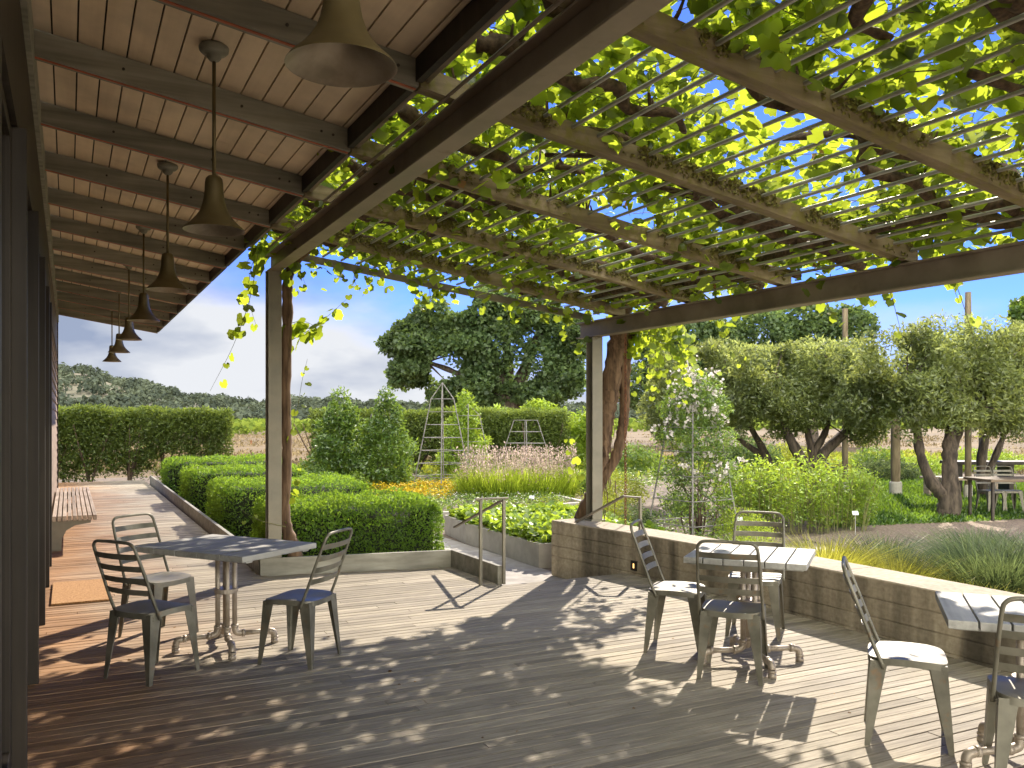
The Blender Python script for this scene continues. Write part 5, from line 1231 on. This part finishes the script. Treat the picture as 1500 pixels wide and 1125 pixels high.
def beds():
    a = at(789, 831, GZ); b = at(682, 795, GZ); A = [(a.x, a.y), (a.x+1.9, a.y-.35), (a.x+2.4, a.y+3.5), (b.x+.15, b.y+1.2), (b.x, b.y)]
    planter(A, .30, 'angular concrete planter full of bright strawberry leaves beside the path', None)
    C = sum((Vector(p) for p in A), Vector((0, 0)))/5; In = [tuple(C+(Vector(p)-C)*.97) for p in A]
    cover('strawberry_cover', In, GZ+.25, 9000, .085, M['lime'], 'bright green strawberry leaves filling the concrete planter', 121, .17)
    Bp = [(4.9, 14.2), (6.6, 14.1), (9.2, 14.6), (9.6, 17.6), (6.0, 17.2), (4.9, 16.3)]
    planter(Bp, .26, 'concrete edged bed of low herbs and yellow flowers behind the strawberry planter', None)
    cover('herb_cover', [(5.05, 14.4), (6.6, 14.3), (9.0, 14.8), (9.4, 17.4), (6.0, 17.0), (5.05, 16.2)], GZ+.2, 7000, .06, M['green'], 'low mixed green herbs in the bed behind the planter', 122, .15, DIAMOND, 260, M['petal_w'], .028)
    fl = [tuple(at(x, y, GZ+.2).xy) for x, y in ((520, 729), (655, 737), (672, 722), (660, 713), (520, 712))]
    cover('yellow_flowers', fl, GZ+.06, 9000, .05, M['lime'], 'carpet of orange yellow flowers around the bare trellis', 123, .26, DIAMOND, 4200, M['petal_y'], .04)
    Cp = [tuple(at(x, y, GZ).xy) for x, y in ((700, 752), (880, 770), (960, 730), (845, 728), (700, 738))]
    cover('bed_cover', Cp, GZ, 6000, .06, M['yellowleaf'], 'golden green low plants under the right pergola post', 124, .2, DIAMOND)
    Dp = [(6.3, 9.6), (8.8, 10.1), (10.6, 12), (10.2, 16), (8.4, 16), (7.9, 11)]
    cover('bed_cover', Dp, GZ, 6500, .07, M['green'], 'scattered green weeds around the climbing rose', 125, .16, DIAMOND)
    Ep = [(2.0, 11.3), (5.0, 11.5), (4.4, 23), (2.0, 25)]
    cover('bed_cover', Ep, GZ, 4500, .06, M['green'], 'sparse green weeds between the box hedges', 126, .08, DIAMOND)
    Fp = [(8.5, 17.5), (13, 18), (20, 20), (20, 25), (7, 25), (5.5, 18)]
    cover('bed_cover', Fp, GZ, 9000, .10, M['green'], 'tangled green plants in front of the long hedge', 127, .28, DIAMOND)
beds()

def trellis(c, h, w, top, label, rungs, group='obelisk trellises in the garden', pyramid=True, ang=.35):
    t = empty('trellis', c, ang, label, 'trellis', group); cr = [(-1, -1), (1, -1), (1, 1), (-1, 1)]; zt = h*.86
    for x, y in cr:
        mb = MB(); mb.tube([(x*w/2, y*w/2, 0), (x*top/2, y*top/2, zt), ] + ([(0, 0, h)] if pyramid else []), [.015, .013] + ([.010] if pyramid else []), 6); mb.build('leg', M['trellis'], t)
    for k in range(rungs):
        z = zt*(0.10+.90*k/(rungs-1)); s = (w+(top-w)*z/zt)/2; mb = MB()
        for i in range(4): a, b = cr[i], cr[(i+1) % 4]; mb.tube([(a[0]*s*1.03, a[1]*s*1.03, z), (b[0]*s*1.03, b[1]*s*1.03, z)], .0085, 5)
        mb.build('rung', M['trellis'], t)
    return t
def obelisks():
    c = at(648, 731, GZ); trellis(c, 2.75, 1.05, .38, 'tall bare grey pyramid trellis standing among yellow flowers', 8)
    k = rd((686-750)/F*24, 24, GZ); trellis(k, 2.3, 1.0, .45, 'grey trellis half hidden behind the tall bare one', 6)
    k = rd((770-750)/F*25.2, 25.2, GZ); trellis(k, 2.15, 1.35, .48, 'truncated grey trellis against the long hedge, behind the pink grass', 6, pyramid=False)
    k = rd((556-750)/F*21.6, 21.6, GZ); trellis(k, 2.3, .8, .3, 'dark trellis tip poking out of the pale climber tower', 5)
    # rose
    c = at(1015, 784, GZ); trellis(c, 2.5, 1.05, .5, 'trellis frame holding the white climbing rose', 6, pyramid=False, ang=.1)
    g = np.random.default_rng(131); t = empty('climbing_rose', (c.x+.05, c.y, GZ), 0, 'climbing rose covered in white and pink blossom behind the seat wall', 'rose'); P = []
    for q, f, n in ((.25, 0.64, 1300), (.45, .74, 2600), (.65, .72, 3000), (.85, .62, 2800), (.98, .46, 1600)):
        d = unit(g.normal(size=(n, 3))); P.append(np.array([0, 0, 2.42*q])+d*(0.35+.65*g.random(n)**.5)[:, None]*np.array([f, f, .33]))
    P = np.concatenate(P); P = P[vnoise(P, 3.2) > .33]; n = len(P)
    foliage('foliage', [leaves(P, .062, DIAMOND, (0, 0, .4), 1, None, 1, .35, g=g)], M['green'], t)
    k = P[(P[:, 2] > .8)]; k = k[g.random(len(k)) < .014]; k = k + unit(k*np.array([1, 1, 0])+1e-6)*0.05; B = []
    for p in k:
        m = 3 if g.random() < .6 else 1
        for q in range(m): B.append(p+g.normal(size=3)*.05)
    B = np.array(B); Q = np.repeat(B, 6, 0)+g.normal(size=(len(B)*6, 3))*.012
    foliage('blossom', [leaves(Q, .046, ROUND, (-.3, -.5, .4), .8, None, 1, .3, g=g)], M['petal_w'], t)
    Tp = np.array([[.05*i-.2, g.normal()*.1, 2.58+g.normal()*.07] for i in range(9)]); Q = np.repeat(Tp, 22, 0)+g.normal(size=(9*22, 3))*.055
    foliage('blossom', [leaves(Q, .05, ROUND, (-.3, -.5, .4), .8, None, 1, .3, g=g)], M['petal_w'], t)
    mb = MB()
    for i in range(16): q = P[g.integers(n)]; a = np.array([g.normal()*.16, g.normal()*.16, 0]); limb(mb, [a, a*1.3+[0, 0, .4], q*.6+a*.4, q], .013, .005, g, 5)
    mb.build('stems', M['twig'], t, smooth=True)
obelisks()

def tags_and_posts():
    labs = ['small plant tag among the yellow flowers', 'small plant tag in front of the pink plumed grass', 'small plant tag by the lime green shrub near the grey path', 'small plant tag behind the chair by the seat wall']
    proto = empty('plant_tag', (0, 0, GZ)); mb = MB(); mb.tube([(0, 0, 0), (0, 0, .34)], .006, 6); mb.build('stake', M['bar'], proto)
    mb = MB(); Mx = Matrix.Rotation(R(-28), 4, 'X'); Mx.translation = (0, 0, .36); mb.box((-.05, -.004, -.035), (.05, .004, .035), 0, .5, Mx); mb.build('plate', M['sign'], proto, bevel=.004)
    for i, (px, py, d) in enumerate(((588, 726, 17.3), (779, 738, 17.0), (1253, 775, 14.2), (1083, 775, 13.4))):
        o = proto if i == 0 else copy_tree(proto); v = rd((px-750)/F*d, d, GZ); o.location = v; o.rotation_euler = (0, 0, -YAW); tag(o, labs[i], 'plant tag', 'plant tags in the garden')
    def pole(px, d, top_px, r, label, nm='rustic_post', m='polebark', collar=True):
        v = rd((px-750)/F*d, d, GZ); t = empty(nm, v, 0, label, 'post', 'round posts among the olives'); h = H-(top_px-HOR)*d/F-GZ; g = np.random.default_rng(px); mb = MB()
        rough_tube(mb, np.array([(0, 0, h*i/9) for i in range(10)]), [r, r*.9], 12, g, .05); mb.build('shaft', M[m], t, smooth=True)
        if collar: mb = MB(); mb.lathe([(r*1.28, -.02), (r*1.28, .3), (r*1.15, .34), (r*.9, .34)], 14); mb.build('footing', M['planter'], t)
    pole(1238, 21.5, 452, .075, 'round rustic post rising behind the forked olive'); pole(1312, 21.5, 560, .115, 'short rustic post standing on the lawn behind the twin trunk olive')
    pole(1418, 20.5, 428, .075, 'tall pole rising through the big olive crown'); pole(1440, 24, 560, .12, 'rustic post behind the plank benches near the right edge')
    pole(368, 62, 645, .06, 'thin rusty stake in the dry field seen through the hedge gap', 'field_stake', 'rust', False)
    pole(93, 24.0, 664, .035, 'thin pale post at the end of the building wall', 'garden_post', 'trellis', False)
tags_and_posts()

def picnic():
    # plank table with metal chairs, and long plank benches at the back right
    def bx(t, nm, lo, hi, m): MB().box(lo, hi, 0, random.random()).build(nm, M[m], t, bevel=.004)
    c = rd((1492-750)/F*16.6, 16.6, GZ); t = empty('picnic_table', c, -YAW+.1, 'brown plank table on thin metal legs at the far right', 'table')
    bx(t, 'tabletop', (-.85, -.42, .72), (.85, .42, .77), 'tablewood')
    for sx in (-1, 1):
        for sy in (-1, 1): bx(t, 'leg', (sx*.76-.025, sy*.34-.025, 0), (sx*.76+.025, sy*.34+.025, .719), 'dark')
    src = bpy.data.objects['cafe_chair']
    for i, (px, d, h, lab) in enumerate(((1452, 17.6, (.1, -1), 'grey metal chair behind the far plank table, left one'), (1478, 17.6, (-.1, -1), 'grey metal chair behind the far plank table, right one'), (1208, 20.5, (-.8, -.5), 'dark metal chair standing in the grass behind the lime green shrub'))):
        o = copy_tree(src); v = rd((px-750)/F*d, d, GZ); o.location = v; o.rotation_euler = (0, 0, heading(*h)); tag(o, lab, 'chair', 'metal chairs in the garden')
    c = rd((1455-750)/F*20.6, 20.6, GZ); t = empty('plank_bench', c, -YAW-.03, 'long low plank bench behind the big olive at the right', 'bench', 'plank benches at the back right')
    bx(t, 'seat', (-1.2, -.17, .44), (1.6, .17, .50), 'bench')
    for x in (-1.0, 0, 1.3): bx(t, 'leg', (x-.05, -.12, 0), (x+.05, .12, .439), 'bench')
    c = rd((1450-750)/F*22.5, 22.5, GZ); t = empty('plank_table', c, -YAW-.03, 'long dark plank table behind the low bench at the right', 'table')
    bx(t, 'tabletop', (-1.1, -.4, .72), (2.2, .4, .80), 'frame')
    for x in (-.9, .4, 1.9): bx(t, 'leg', (x-.06, -.3, 0), (x+.06, .3, .719), 'frame')
    c = rd((1368-750)/F*21.5, 21.5, GZ); t = empty('plank_bench', c, -YAW+.2, 'short pale bench seen between the olive trunks', 'bench', 'plank benches at the back right')
    bx(t, 'seat', (-.3, -.15, .42), (.3, .15, .47), 'bench'); bx(t, 'leg', (-.22, -.1, 0), (-.14, .1, .419), 'bench'); bx(t, 'leg', (.14, -.1, 0), (.22, .1, .419), 'bench')
picnic()
